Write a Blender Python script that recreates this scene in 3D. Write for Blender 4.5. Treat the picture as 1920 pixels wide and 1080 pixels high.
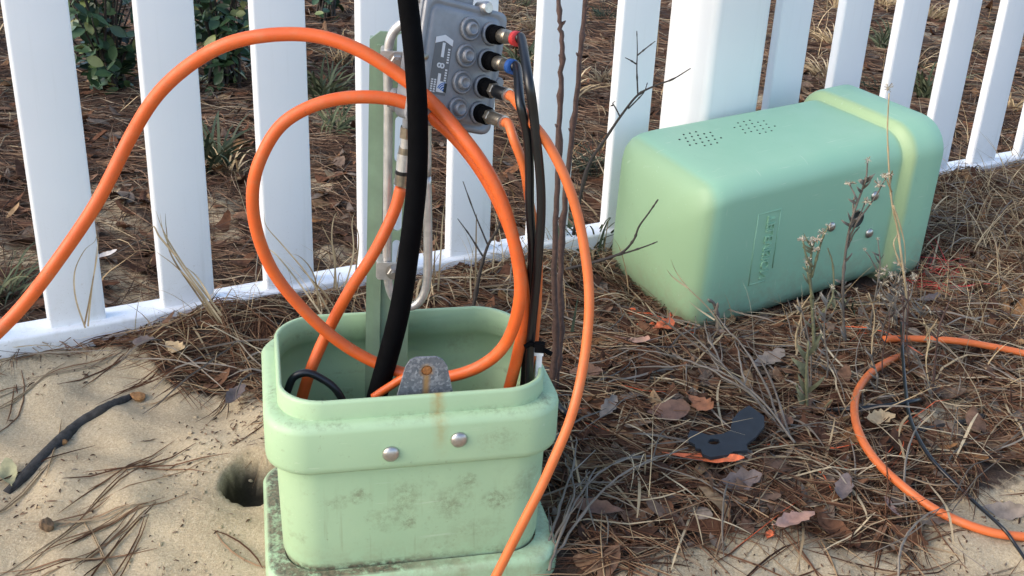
import bpy, bmesh, math, random
import numpy as np
from mathutils import Vector, Matrix
from mathutils.geometry import tessellate_polygon

random.seed(7)
rng = np.random.default_rng(11)
R = math.radians
C = bpy.context.scene.collection
for o in list(bpy.data.objects):
    bpy.data.objects.remove(o)

# ---------------------------------------------------------------- camera, light, exposure
F_PX = 2089.0                       # focal length in pixels of the 1920 wide picture
PITCH, ROLL = R(24.446), R(2.769)
CAM_Z = 0.74
fwd = np.array([0, math.cos(PITCH), -math.sin(PITCH)])
_r = np.array([1.0, 0, 0]); _u = np.array([0, math.sin(PITCH), math.cos(PITCH)])
RX = math.cos(ROLL) * _r + math.sin(ROLL) * _u
UP = -math.sin(ROLL) * _r + math.cos(ROLL) * _u
CAM = np.array([0, 0, CAM_Z])
cam_d = bpy.data.cameras.new('camera'); cam = bpy.data.objects.new('camera', cam_d); C.objects.link(cam)
cam_d.sensor_width = 36.0; cam_d.lens = F_PX * 36 / 1920; cam_d.clip_start = 0.02; cam_d.clip_end = 500
m = Matrix.Identity(4)
for i in range(3):
    m[i][0] = RX[i]; m[i][1] = UP[i]; m[i][2] = -fwd[i]; m[i][3] = CAM[i]
cam.matrix_world = m
scn = bpy.context.scene
scn.camera = cam

SUN_EL = R(33); SUN_DIR = Vector((-0.91, -0.41, 0)).normalized() * math.cos(SUN_EL) + Vector((0, 0, math.sin(SUN_EL)))
world = bpy.data.worlds.new('World'); scn.world = world; world.use_nodes = True
wn = world.node_tree; bg = wn.nodes['Background']
sky = wn.nodes.new('ShaderNodeTexSky'); sky.sky_type = 'NISHITA'; sky.sun_disc = False
sky.sun_elevation = SUN_EL; sky.sun_rotation = math.atan2(SUN_DIR.x, SUN_DIR.y)
sky.air_density = 1.0; sky.dust_density = 2.0; sky.ozone_density = 0.8
wn.links.new(sky.outputs[0], bg.inputs[0]); bg.inputs[1].default_value = 0.15
sl = bpy.data.lights.new('sun', 'SUN'); sl.energy = 0.56; sl.angle = R(45); sl.color = (1.0, 0.87, 0.68)
so = bpy.data.objects.new('sun', sl); C.objects.link(so)
so.rotation_euler = SUN_DIR.to_track_quat('Z', 'Y').to_euler(); so.location = (0, 0, 5)
scn.view_settings.view_transform = 'Standard'; scn.view_settings.look = 'None'
scn.view_settings.gamma = 1.0; scn.view_settings.use_curve_mapping = False
scn.view_settings.exposure = 1.36

# ---------------------------------------------------------------- geometry of the place
def ray(x, y):
    return fwd + RX * ((x - 960) / F_PX) + UP * ((540 - y) / F_PX)
def py(x, y, Y):                    # the point that stands Y metres in front of the viewpoint
    d = ray(x, y); return CAM + d * (Y / d[1])
def pz(x, y, z):                    # the point at height z
    d = ray(x, y); return CAM + d * ((z - CAM_Z) / d[2])
def proj(P):
    P = np.asarray(P) - CAM; z = np.maximum(P @ fwd, 1e-3)
    return 960 + F_PX * (P @ RX) / z, 540 - F_PX * (P @ UP) / z
FPHI = R(31); FD = 1.7239
FT = np.array([math.cos(FPHI), math.sin(FPHI), 0]); FN = np.array([-math.sin(FPHI), math.cos(FPHI), 0])  # along / away
FP0 = np.array([0, FD, 0.0])
def pf(x, y, off=0.0):              # the point on the fence plane (off metres behind it)
    d = ray(x, y); return CAM + d * (((FP0 - CAM) @ FN + off) / (d @ FN))
PED_C = np.array([-0.105, 1.008, 0.0]); PED_YAW = R(13.5)

_ND = rng.normal(size=(40, 2)); _NP = rng.uniform(0, 6.28, 40)
def noise(x, y, scale, seed=0, n=7):
    v = np.zeros(np.broadcast(x, y).shape)
    for i in range(n):
        k = (seed * 7 + i) % 40
        v = v + np.sin((_ND[k, 0] * x + _ND[k, 1] * y) * scale * (0.7 + 0.22 * i) + _NP[k])
    return v / math.sqrt(n)
def sstep(a, b, x):
    t = np.clip((x - a) / (b - a), 0, 1); return t * t * (3 - 2 * t)
HOLE = pz(466, 905, 0.0)
CYAW = R(31.1); CORG = pz(1350, 597, 0.0) + np.array([-0.042, -0.012, -0.020])   # where the lid lies
def fence_off(x, y):
    return (x - FP0[0]) * FN[0] + (y - FP0[1]) * FN[1]
def height(x, y):
    x = np.asarray(x, float); y = np.asarray(y, float)
    h = 0.006 * noise(x, y, 7, 0) + 0.0045 * noise(x, y, 22, 1) + 0.0020 * noise(x, y, 75, 2)
    fo = fence_off(x, y); fs = (x - FP0[0]) * FT[0] + (y - FP0[1]) * FT[1]
    pile = np.exp(-((fo + 0.085) / 0.06) ** 2) * (0.026 + 0.012 * noise(fs, fs * 0, 11, 3))
    h = h + pile * sstep(-0.80, -0.66, fs) + 0.006 * np.exp(-((fo + 0.05) / 0.07) ** 2) * sstep(-0.66, -0.80, fs)
    h = h + 0.010 * np.exp(-((fo + 0.25) / 0.12) ** 2) * sstep(0.2, 0.6, fs)
    h = h - 0.020 * sstep(1.12, 0.8, y)
    # sand heaped behind the little hole on the left of the pedestal, and the hole
    h = h + 0.042 * np.exp(-(((x - HOLE[0] - 0.02) / 0.075) ** 2 + ((y - HOLE[1] - 0.11) / 0.062) ** 2))
    dx = (x - HOLE[0] - 0.008) / 0.038; dy = (y - HOLE[1] - 0.002) / 0.040
    rr = np.sqrt(dx * dx + dy * dy + 0.35 * dx * dy) + 0.09 * noise(x, y, 70, 4)
    h = h - 0.052 * sstep(1.0, 0.62, rr)
    lx = (x - CORG[0]) * math.cos(CYAW) + (y - CORG[1]) * math.sin(CYAW); ly = -(x - CORG[0]) * math.sin(CYAW) + (y - CORG[1]) * math.cos(CYAW)
    dl = np.hypot(np.maximum(np.maximum(-lx, lx - 0.47), 0), np.maximum(np.maximum(-ly, ly - 0.25), 0))
    h = h - 0.024 * sstep(0.09, 0.015, dl)      # the lid has settled into the litter
    far = sstep(3.0, 9.0, np.hypot(x, y))
    return h + far * 0.08 * noise(x, y, 0.6, 5)
def litter(x, y):
    """how much straw and leaves cover the sand: 0 bare, 1 thick"""
    x = np.asarray(x, float); y = np.asarray(y, float)
    X, Y = proj(np.stack([x, y, 0 * x], -1))
    n1 = noise(x, y, 9, 1); n2 = noise(x, y, 26, 2)
    d = np.ones(x.shape)
    edge = np.interp(X, [-900, 0, 230, 330, 430, 490, 560], [660, 650, 672, 745, 760, 745, 800]) + 14 * n2 + 8 * n1
    left = (X < 560) * sstep(-25, 30, Y - edge)
    e2 = np.interp(X, [990, 1010, 1180, 1300, 1420, 1560, 1700, 1800, 1920, 2600], [1025, 1025, 1015, 1000, 985, 990, 985, 935, 905, 760]) + 22 * n2 + 16 * n1
    right = (X > 900) * sstep(-45, 45, Y - e2)
    patch = np.exp(-(((X - 1800) / 120) ** 2 + ((Y - 790) / 95) ** 2)) * sstep(-0.6, 0.5, n2 + n1)
    patch = np.maximum(patch, np.exp(-(((X - 1880) / 60) ** 2 + ((Y - 690) / 40) ** 2)) * sstep(-0.9, 0.5, n2))
    d = d - 0.97 * np.clip(left * 1.0, 0, 1) - 0.9 * right - 0.75 * patch
    d = d * (1 - ((X > 440) & (X < 1015) & (Y > 985)))
    near = sstep(0.83, 0.7, y)
    d = d * (1 - near)
    beh = (fence_off(x, y) > 0.06)
    d = np.where(beh, 0.92 - 0.50 * sstep(0.5, 1.25, n1 + 0.5 * n2) , d)
    return np.clip(d, 0.03, 1)

def gz(x, y): return float(height(np.array([x]), np.array([y]))[0])
def gp(x, y, dz=0.0):               # ground point under a picture position, following the ground
    P = pz(x, y, 0.0)
    for _ in range(6): P = pz(x, y, gz(P[0], P[1]) + dz)
    return P

# ---------------------------------------------------------------- helpers
def tag(o, label=None, cat=None, group=None, kind=None):
    if label: o['label'] = label
    if cat: o['category'] = cat
    if group: o['group'] = group
    if kind: o['kind'] = kind
    return o
def empty(name, loc=(0, 0, 0), mat=None):
    o = bpy.data.objects.new(name, None); C.objects.link(o); o.empty_display_size = 0.05
    if mat is not None: o.matrix_world = mat
    else: o.location = loc
    return o
class MB:
    def __init__(self): self.v = []; self.f = []; self.mi = []; self.sm = []
    def add(self, v, f, mi=0, smooth=True, M=None):
        b = len(self.v)
        if M is not None: v = [M @ Vector(p) for p in v]
        self.v += [tuple(p) for p in v]
        for q in f:
            self.f.append([b + i for i in q]); self.mi.append(mi); self.sm.append(smooth)
        return self
    def build(self, name, mats, parent=None, origin=None, sharp=None):
        if not isinstance(mats, (list, tuple)): mats = [mats]
        me = bpy.data.meshes.new(name)
        v = self.v
        if origin is not None: v = [(p[0] - origin[0], p[1] - origin[1], p[2] - origin[2]) for p in v]
        me.from_pydata(v, [], self.f); me.update()
        for mm in mats: me.materials.append(mm)
        me.polygons.foreach_set('material_index', self.mi); me.polygons.foreach_set('use_smooth', self.sm)
        if sharp is not None: me.set_sharp_from_angle(angle=R(sharp))
        o = bpy.data.objects.new(name, me); C.objects.link(o)
        if origin is not None: o.location = origin
        if parent is not None: o.parent = parent
        return o
def spline(pts, n=8):
    P = np.array(pts, float); out = []
    Q = np.vstack([2 * P[0] - P[1], P, 2 * P[-1] - P[-2]])
    for i in range(1, len(Q) - 2):
        for k in range(n):
            t = k / n; a, b, c, d = Q[i - 1], Q[i], Q[i + 1], Q[i + 2]
            out.append(0.5 * (2 * b + (c - a) * t + (2 * a - 5 * b + 4 * c - d) * t * t + (3 * b - a - 3 * c + d) * t ** 3))
    out.append(P[-1]); return np.array(out)
def tube(mb, pts, r, n=8, mi=0, caps=True, smooth=True):
    P = np.array(pts, float); K = len(P)
    rad = np.full(K, r) if np.isscalar(r) else np.interp(np.linspace(0, 1, K), np.linspace(0, 1, len(r)), r)
    T = np.gradient(P, axis=0); T /= np.maximum(np.linalg.norm(T, axis=1)[:, None], 1e-9)
    a = np.array([0, 0, 1.0]) if abs(T[0][2]) < 0.9 else np.array([1.0, 0, 0])
    u = np.cross(T[0], a); u /= np.linalg.norm(u)
    v = []; f = []
    for k in range(K):
        u = u - T[k] * (u @ T[k]); u /= np.linalg.norm(u); w = np.cross(T[k], u)
        for j in range(n):
            an = 2 * math.pi * j / n; v.append(P[k] + rad[k] * (math.cos(an) * u + math.sin(an) * w))
    for k in range(K - 1):
        for j in range(n):
            j2 = (j + 1) % n; f.append((k * n + j, k * n + j2, (k + 1) * n + j2, (k + 1) * n + j))
    if caps: f.append(list(range(n))[::-1]); f.append([(K - 1) * n + j for j in range(n)])
    mb.add(v, f, mi, smooth); return mb
def lathe(mb, prof, n=24, mi=0, M=None, smooth=True):
    v = []; f = []
    for (r, z) in prof:
        for j in range(n):
            a = 2 * math.pi * j / n; v.append((r * math.cos(a), r * math.sin(a), z))
    for k in range(len(prof) - 1):
        for j in range(n):
            j2 = (j + 1) % n; f.append((k * n + j, k * n + j2, (k + 1) * n + j2, (k + 1) * n + j))
    f.append([(len(prof) - 1) * n + j for j in range(n)]); f.append(list(range(n))[::-1])
    mb.add(v, f, mi, smooth, M); return mb
def rrect(w, d, r, n=8, cx=0, cy=0):
    r = min(r, w / 2 - 1e-4, d / 2 - 1e-4); out = []
    for q, (sx, sy) in enumerate(((1, 1), (-1, 1), (-1, -1), (1, -1))):
        for k in range(n + 1):
            a = math.pi / 2 * (q + k / n)
            out.append((cx + sx * (w / 2 - r) + r * math.cos(a), cy + sy * (d / 2 - r) + r * math.sin(a)))
    return out
def loft(mb, rings, mi=0, cap0=False, cap1=False, smooth=True, M=None):
    n = len(rings[0]); v = [p for ring in rings for p in ring]; f = []
    for k in range(len(rings) - 1):
        for j in range(n):
            j2 = (j + 1) % n; f.append((k * n + j, k * n + j2, (k + 1) * n + j2, (k + 1) * n + j))
    if cap0: f.append(list(range(n))[::-1])
    if cap1: f.append([(len(rings) - 1) * n + j for j in range(n)])
    mb.add(v, f, mi, smooth, M); return mb
def box(mb, x0, x1, y0, y1, z0, z1, b=0.0, mi=0, M=None):
    ring = rrect(x1 - x0, y1 - y0, max(b, 1e-5), 3 if b > 0 else 1, (x0 + x1) / 2, (y0 + y1) / 2)
    zs = [(z0, 0), (z1, 0)]
    rs = [[(p[0], p[1], z) for p in ring] for z, _ in zs]
    return loft(mb, rs, mi, True, True, b > 0, M)
def prism(mb, poly, z0, z1, holes=(), mi=0, M=None):
    """flat plate of any outline (holes allowed) between z0 and z1"""
    loops = [poly] + list(holes)
    tri = tessellate_polygon([[Vector((p[0], p[1], 0)) for p in l] for l in loops])
    flat = [p for l in loops for p in l]; n = len(flat)
    v = [(p[0], p[1], z1) for p in flat] + [(p[0], p[1], z0) for p in flat]
    f = []
    for t in tri:
        a, b, c = [flat[i] for i in t]
        s = (b[0] - a[0]) * (c[1] - a[1]) - (b[1] - a[1]) * (c[0] - a[0])
        t = list(t) if s > 0 else list(t)[::-1]
        f.append(t); f.append([i + n for i in t[::-1]])
    o = 0
    for l in loops:
        k = len(l)
        for i in range(k):
            j = (i + 1) % k; f.append((o + i, n + o + i, n + o + j, o + j))
        o += k
    mb.add(v, f, mi, False, M); return mb
def mesh_np(name, V, F, mats, mi=None, smooth=False):
    me = bpy.data.meshes.new(name); nv, nf, k = len(V), len(F), F.shape[1]
    me.vertices.add(nv); me.vertices.foreach_set('co', V.astype(np.float32).ravel())
    me.loops.add(nf * k); me.loops.foreach_set('vertex_index', F.astype(np.int32).ravel())
    me.polygons.add(nf); me.polygons.foreach_set('loop_start', np.arange(0, nf * k, k, dtype=np.int32))
    me.update(calc_edges=True)
    for mm in mats: me.materials.append(mm)
    if mi is not None: me.polygons.foreach_set('material_index', mi.astype(np.int32))
    me.polygons.foreach_set('use_smooth', np.full(nf, smooth))
    o = bpy.data.objects.new(name, me); C.objects.link(o); return o
def orient(M3, loc):
    m = Matrix.Identity(4)
    for i in range(3):
        for j in range(3): m[i][j] = M3[j][i]
        m[i][3] = loc[i]
    return m
def zrot(loc, yaw): return Matrix.Translation(Vector(loc)) @ Matrix.Rotation(yaw, 4, 'Z')
def axis_to(p, d, up=(0, 0, 1)):    # matrix: local z along d at p
    return Matrix.Translation(Vector(p)) @ Vector(d).to_track_quat('Z', 'Y').to_matrix().to_4x4()

# ---------------------------------------------------------------- materials
class Mat:
    def __init__(s, name, rough=0.5, metal=0.0, spec=0.5):
        s.m = bpy.data.materials.new(name); s.m.use_nodes = True; s.t = s.m.node_tree
        s.b = s.t.nodes['Principled BSDF']; s.b.inputs['Roughness'].default_value = rough
        s.b.inputs['Metallic'].default_value = metal; s.b.inputs['Specular IOR Level'].default_value = spec
    def n(s, kind, **kw):
        nd = s.t.nodes.new(kind)
        for k, v in kw.items():
            if k in nd.inputs: nd.inputs[k].default_value = v
            else: setattr(nd, k, v)
        return nd
    def l(s, a, b): s.t.links.new(a, b)
    def coord(s): return s.n('ShaderNodeTexCoord').outputs['Object']
    def noise(s, scale, detail=4, rough=0.6, co=None):
        nd = s.n('ShaderNodeTexNoise'); nd.inputs['Scale'].default_value = scale; nd.inputs['Detail'].default_value = detail
        nd.inputs['Roughness'].default_value = rough
        s.l(co if co is not None else s.coord(), nd.inputs['Vector']); return nd.outputs['Fac']
    def stretched(s, scale, sc=(1, 1, 1), rot=(0, 0, 0), detail=3):
        mp = s.n('ShaderNodeMapping'); mp.inputs['Scale'].default_value = sc; mp.inputs['Rotation'].default_value = rot
        s.l(s.coord(), mp.inputs[0]); return s.noise(scale, detail, 0.6, mp.outputs[0])
    def ramp(s, fac, stops):
        r = s.n('ShaderNodeValToRGB'); e = r.color_ramp.elements
        while len(e) < len(stops): e.new(0.5)
        for i, (p, c) in enumerate(stops):
            e[i].position = p; e[i].color = (*c, 1) if len(c) == 3 else c
        s.l(fac, r.inputs[0]); return r.outputs[0]
    def val(s, fac, a, b, lo=0.0, hi=1.0):
        r = s.n('ShaderNodeMapRange'); r.inputs[1].default_value = a; r.inputs[2].default_value = b
        r.inputs[3].default_value = lo; r.inputs[4].default_value = hi; s.l(fac, r.inputs[0]); return r.outputs[0]
    def math(s, op, a, b=None):
        r = s.n('ShaderNodeMath', operation=op)
        for i, q in enumerate((a, b)):
            if q is None: continue
            if isinstance(q, (int, float)): r.inputs[i].default_value = q
            else: s.l(q, r.inputs[i])
        return r.outputs[0]
    def mix(s, fac, a, b):
        r = s.n('ShaderNodeMix', data_type='RGBA')
        for i, q in ((0, fac), (6, a), (7, b)):
            if isinstance(q, (int, float)): r.inputs[i].default_value = q
            elif isinstance(q, tuple): r.inputs[i].default_value = (*q, 1)
            else: s.l(q, r.inputs[i])
        return r.outputs[2]
    def color(s, c):
        if isinstance(c, tuple): s.b.inputs['Base Color'].default_value = (*c, 1)
        else: s.l(c, s.b.inputs['Base Color'])
        return s
    def bump(s, h, strength=0.3, dist=0.001):
        b = s.n('ShaderNodeBump'); b.inputs['Strength'].default_value = strength; b.inputs['Distance'].default_value = dist
        s.l(h, b.inputs['Height']); s.l(b.outputs[0], s.b.inputs['Normal']); return s
    def rough(s, r): s.l(r, s.b.inputs['Roughness']); return s
    def island(s): return s.n('ShaderNodeNewGeometry').outputs['Random Per Island']
    def xyz(s):
        x = s.n('ShaderNodeSeparateXYZ'); s.l(s.coord(), x.inputs[0]); return x.outputs

def simple(name, c, rough=0.5, metal=0.0, var=0.12, scale=60, bump=0.1, bdist=0.0005):
    M = Mat(name, rough, metal); nz = M.noise(scale)
    lo = tuple(max(0, q * (1 - var)) for q in c); hi = tuple(min(1, q * (1 + var)) for q in c)
    M.color(M.ramp(nz, [(0.3, lo), (0.7, hi)]))
    if bump: M.bump(M.noise(scale * 6), bump, bdist)
    return M.m

# --- green polyethylene of the pedestal, weathered
def mat_pedestal():
    M = Mat('pedestal_plastic', 0.5); x = M.xyz(); co = M.coord()
    base = M.ramp(M.noise(9, 3), [(0.3, (0.33, 0.48, 0.295)), (0.7, (0.37, 0.515, 0.32))])
    base = M.mix(M.math('MULTIPLY', M.val(M.noise(40, 5), 0.5, 0.75), 0.35), base, (0.40, 0.55, 0.33))
    # handled smudges
    sm = M.val(M.noise(26, 6, 0.72), 0.57, 0.74)
    lowz = M.val(x['Z'], 0.15, 0.09)
    base = M.mix(M.math('MULTIPLY', M.math('MULTIPLY', sm, lowz), 0.55), base, (0.17, 0.165, 0.10))
    sc = M.val(M.noise(210, 6, 0.7), 0.60, 0.72); band = M.val(M.noise(14, 3), 0.45, 0.7)
    base = M.mix(M.math('MULTIPLY', M.math('MULTIPLY', sc, band), 0.7), base, (0.14, 0.13, 0.085))
    scr = M.math('MULTIPLY', M.val(M.stretched(230, (.06, 1, 1), (0.1, 0.4, 0.2)), 0.66, 0.69), M.val(M.noise(15, 3), .45, .6))
    base = M.mix(M.math('MULTIPLY', scr, 0.5), base, (0.52, 0.60, 0.44))
    drip = M.math('MULTIPLY', M.val(M.stretched(120, (1, 1, .07)), 0.58, 0.68), M.val(x['Z'], 0.132, 0.06)); base = M.mix(M.math('MULTIPLY', drip, 0.28), base, (0.20, 0.21, 0.12))
    wob = M.math('MULTIPLY', M.math('SUBTRACT', M.noise(70, 5, 0.7), 0.5), 0.030)
    for (bx, bz, rx, rz, k) in ((-.058, .103, .010, .008, .7), (-.080, .095, .012, .007, .5), (-.012, .095, .016, .020, .55), (-.030, .072, .020, .014, .45), (-.008, .066, .008, .010, .7), (.032, .085, .020, .018, .55), (.080, .083, .016, .012, .9), (.050, .108, .013, .010, .6), (.105, .098, .010, .020, .35), (.06, .05, .03, .012, .3), (-.03, .166, .05, .012, .0), (.075, .160, .02, .012, .35)):
        ex = M.math('DIVIDE', M.math('ADD', M.math('SUBTRACT', x['X'], bx), wob), rx); ez_ = M.math('DIVIDE', M.math('ADD', M.math('SUBTRACT', x['Z'], bz), wob), rz)
        dd = M.math('ADD', M.math('MULTIPLY', ex, ex), M.math('MULTIPLY', ez_, ez_))
        if k: base = M.mix(M.math('MULTIPLY', M.math('MULTIPLY', M.val(dd, 1.5, 0.0), M.val(M.noise(150, 6, 0.8), 0.42, 0.60)), k * .95), base, (0.16, 0.15, 0.085))
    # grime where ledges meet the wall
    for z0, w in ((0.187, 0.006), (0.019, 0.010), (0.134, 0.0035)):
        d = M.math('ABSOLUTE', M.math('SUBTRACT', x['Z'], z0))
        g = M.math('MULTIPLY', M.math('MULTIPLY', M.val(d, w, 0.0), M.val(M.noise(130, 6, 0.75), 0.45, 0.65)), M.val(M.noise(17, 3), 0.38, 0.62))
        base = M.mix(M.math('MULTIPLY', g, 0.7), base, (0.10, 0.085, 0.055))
    top = M.math('MULTIPLY', M.val(x['Z'], 0.0135, 0.0150), M.val(x['Z'], 0.0235, 0.017))
    top = M.math('MULTIPLY', M.math('MULTIPLY', top, M.val(M.math('ADD', x['X'], M.math('MULTIPLY', M.noise(30, 4), 0.12)), 0.13, 0.03)), M.val(M.noise(95, 6, 0.75), 0.36, 0.52))
    base = M.mix(M.math('MULTIPLY', top, 0.92), base, M.ramp(M.noise(260, 4), [(0.4, (0.02, 0.018, 0.014)), (0.62, (0.16, 0.12, 0.08))]))
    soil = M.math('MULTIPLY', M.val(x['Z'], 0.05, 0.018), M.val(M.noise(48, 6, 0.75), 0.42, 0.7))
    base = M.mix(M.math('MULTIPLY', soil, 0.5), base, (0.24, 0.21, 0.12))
    # rust run below the steel tab
    dx = M.math('ABSOLUTE', M.math('ADD', M.math('SUBTRACT', x['X'], 0.0185), M.math('MULTIPLY', M.math('SUBTRACT', M.noise(60, 3), 0.5), 0.012)))
    run = M.math('MULTIPLY', M.math('MULTIPLY', M.val(dx, 0.010, 0.001), M.val(x['Z'], 0.140, 0.195)), M.val(x['Y'], -0.06, -0.085))
    run = M.math('MULTIPLY', run, M.val(M.noise(90, 4), 0.25, 0.65))
    base = M.mix(M.math('MULTIPLY', run, 0.85), base, (0.34, 0.23, 0.07))
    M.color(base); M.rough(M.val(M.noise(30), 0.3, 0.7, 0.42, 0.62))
    M.bump(M.noise(350, 5), 0.12, 0.0006); return M.m
def mat_cover():
    M = Mat('cover_plastic', 0.48); x = M.xyz()
    base = M.ramp(M.noise(5, 3), [(0.3, (0.265, 0.485, 0.33)), (0.7, (0.30, 0.51, 0.35))])
    # the moulded band near the open end has yellowed, so has the faded roof end
    zz = M.math('ADD', x['X'], M.math('MULTIPLY', M.math('SUBTRACT', M.noise(9, 2), 0.5), 0.012))
    band = M.val(M.math('ABSOLUTE', M.math('SUBTRACT', zz, 0.416)), 0.014, 0.005)
    base = M.mix(M.math('MULTIPLY', band, 0.65), base, (0.37, 0.45, 0.205))
    sl_ = M.math('ADD', M.math('MULTIPLY', x['Y'], 0.0817), M.math('MULTIPLY', x['Z'], 0.039))
    cap = M.val(M.math('ADD', M.math('SUBTRACT', x['X'], sl_), M.math('MULTIPLY', M.math('SUBTRACT', M.noise(14, 4), 0.5), 0.006)), 0.016, 0.006)
    base = M.mix(M.math('MULTIPLY', cap, 0.85), base, (0.29, 0.43, 0.245))
    fl = M.val(zz, 0.43, 0.45); base = M.mix(M.math('MULTIPLY', fl, 0.35), base, (0.30, 0.53, 0.36))
    sc = M.val(M.noise(120, 6, 0.75), 0.62, 0.70); band2 = M.val(M.noise(11, 3), 0.5, 0.68)
    base = M.mix(M.math('MULTIPLY', M.math('MULTIPLY', sc, band2), 0.5), base, (0.18, 0.22, 0.14))
    scr = M.math('MULTIPLY', M.val(M.stretched(260, (.05, 1, 1), (0.3, 0.5, 0.35)), 0.665, 0.69), M.val(M.noise(13, 3), .45, .6))
    scr2 = M.math('MULTIPLY', M.val(M.stretched(240, (1, .05, .06), (0.6, 0.1, -0.3)), 0.67, 0.69), M.val(M.noise(10, 3), .47, .6))
    base = M.mix(M.math('MULTIPLY', M.math('MAXIMUM', scr, scr2), 0.55), base, (0.50, 0.60, 0.47))
    dust = M.math('MULTIPLY', M.val(x['Z'], 0.10, 0.0), M.val(M.noise(55, 6, 0.75), 0.42, 0.62)); base = M.mix(M.math('MULTIPLY', dust, 0.5), base, (0.30, 0.28, 0.18))
    stn = M.math('MULTIPLY', M.val(M.noise(70, 6, 0.75), 0.60, 0.72), M.val(M.noise(8, 3), 0.48, 0.62)); base = M.mix(M.math('MULTIPLY', stn, 0.45), base, (0.17, 0.20, 0.13))
    low = M.math('MULTIPLY', M.val(x['Z'], 0.05, 0.0), M.val(M.noise(35, 5), 0.35, 0.65))
    base = M.mix(M.math('MULTIPLY', low, 0.4), base, (0.22, 0.26, 0.15))
    M.color(base); M.bump(M.noise(420, 4), 0.14, 0.0006); M.rough(M.val(M.noise(18), 0.3, 0.7, 0.42, 0.58)); return M.m
def mat_orange():
    M = Mat('orange_jacket', 0.42)
    c = M.ramp(M.noise(35, 4), [(0.3, (0.56, 0.088, 0.012)), (0.7, (0.64, 0.11, 0.017))])
    c = M.mix(M.math('MULTIPLY', M.val(M.noise(420, 5, 0.7), 0.60, 0.70), M.val(M.noise(30, 3), 0.45, 0.65)), c, (0.28, 0.07, 0.025))
    c = M.mix(M.math('MULTIPLY', M.val(M.noise(55, 6, 0.75), 0.50, 0.68), 0.35), c, (0.42, 0.17, 0.075))
    c = M.mix(M.math('MULTIPLY', M.val(M.noise(150, 6, 0.8), 0.60, 0.70), 0.5), c, (0.25, 0.085, 0.03))
    M.color(c); M.rough(M.val(M.noise(60, 4), .3, .7, .38, .62)); M.bump(M.noise(250), 0.12, 0.0005); return M.m
def mat_orange_pale():
    M = Mat('pale_orange_jacket', 0.42)
    c = M.ramp(M.noise(35, 4), [(0.3, (0.55, 0.120, 0.026)), (0.7, (0.63, 0.148, 0.036))])
    c = M.mix(M.math('MULTIPLY', M.val(M.noise(500, 4, 0.7), 0.62, 0.70), 0.6), c, (0.42, 0.13, 0.05))
    c = M.mix(M.math('MULTIPLY', M.val(M.noise(55, 6, 0.75), 0.50, 0.68), 0.35), c, (0.42, 0.17, 0.075))
    c = M.mix(M.math('MULTIPLY', M.val(M.noise(150, 6, 0.8), 0.60, 0.70), 0.5), c, (0.25, 0.085, 0.03))
    M.color(c); M.rough(M.val(M.noise(60, 4), .3, .7, .38, .62)); M.bump(M.noise(250), 0.12, 0.0005); return M.m
def mat_galv():
    M = Mat('galvanised_steel', 0.55, 0.25)
    v = M.n('ShaderNodeTexVoronoi'); v.inputs['Scale'].default_value = 420; M.l(M.coord(), v.inputs['Vector'])
    bw = M.n('ShaderNodeRGBToBW'); M.l(v.outputs['Color'], bw.inputs[0])
    f = M.math('ADD', M.math('MULTIPLY', bw.outputs[0], 0.45), M.math('MULTIPLY', M.noise(150, 6, 0.75), 0.55))
    c = M.ramp(f, [(0.25, (0.085, 0.10, 0.12)), (0.5, (0.15, 0.165, 0.19)), (0.75, (0.32, 0.34, 0.37))])
    x = M.xyz()
    rr = M.math('POWER', M.math('ADD', M.math('POWER', x['X'], 2.0), M.math('POWER', M.math('SUBTRACT', x['Y'], 0.026), 2.0)), 0.5)
    rust = M.math('MULTIPLY', M.val(rr, 0.0085, 0.004), M.val(M.noise(300), 0.3, 0.6))
    run = M.math('MULTIPLY', M.math('MULTIPLY', M.val(M.math('ABSOLUTE', x['X']), 0.0045, 0.001), M.val(x['Y'], 0.024, 0.020)), 0.8)
    c = M.mix(M.math('MAXIMUM', rust, run), c, (0.36, 0.20, 0.06))
    M.color(c); M.bump(M.noise(200, 6), 0.3, 0.0006); return M.m
def mat_ground():
    M = Mat('sand_and_duff', 0.95, spec=0.15); co = M.coord()
    a = M.n('ShaderNodeAttribute', attribute_name='litter').outputs['Fac']
    sand = M.ramp(M.noise(14, 5), [(0.25, (0.37, 0.295, 0.19)), (0.55, (0.47, 0.38, 0.25)), (0.8, (0.53, 0.44, 0.295))])
    gr = M.noise(330, 6, 0.85); sand = M.mix(M.math('MULTIPLY', M.val(gr, 0.52, 0.64), 0.75), sand, (0.66, 0.57, 0.42))
    sand = M.mix(M.math('MULTIPLY', M.val(gr, 0.47, 0.37), 0.5), sand, (0.16, 0.12, 0.08))
    sp = M.math('MULTIPLY', M.val(M.noise(230, 5, 0.7), 0.64, 0.70), M.val(M.noise(10, 4), 0.40, 0.65))
    sand = M.mix(M.math('MULTIPLY', sp, 0.85), sand, (0.05, 0.042, 0.035))
    gy = M.val(M.noise(6, 4), 0.5, 0.72); sand = M.mix(M.math('MULTIPLY', gy, 0.35), sand, (0.27, 0.24, 0.19))
    damp = M.n('ShaderNodeAttribute', attribute_name='damp').outputs['Fac']
    sand = M.mix(damp, sand, (0.045, 0.038, 0.028))
    duff = M.ramp(M.noise(60, 6, 0.75), [(0.3, (0.025, 0.018, 0.014)), (0.55, (0.075, 0.05, 0.036)), (0.75, (0.15, 0.11, 0.08))])
    f = M.val(M.math('ADD', a, M.math('MULTIPLY', M.math('SUBTRACT', M.noise(45, 6, 0.7), 0.5), 0.9)), 0.40, 0.62)
    M.color(M.mix(f, sand, duff))
    hb = M.math('ADD', M.math('MULTIPLY', M.noise(700, 4, 0.8), 0.5), M.noise(120, 5, 0.7))
    M.bump(hb, 0.7, 0.005); return M.m
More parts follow.
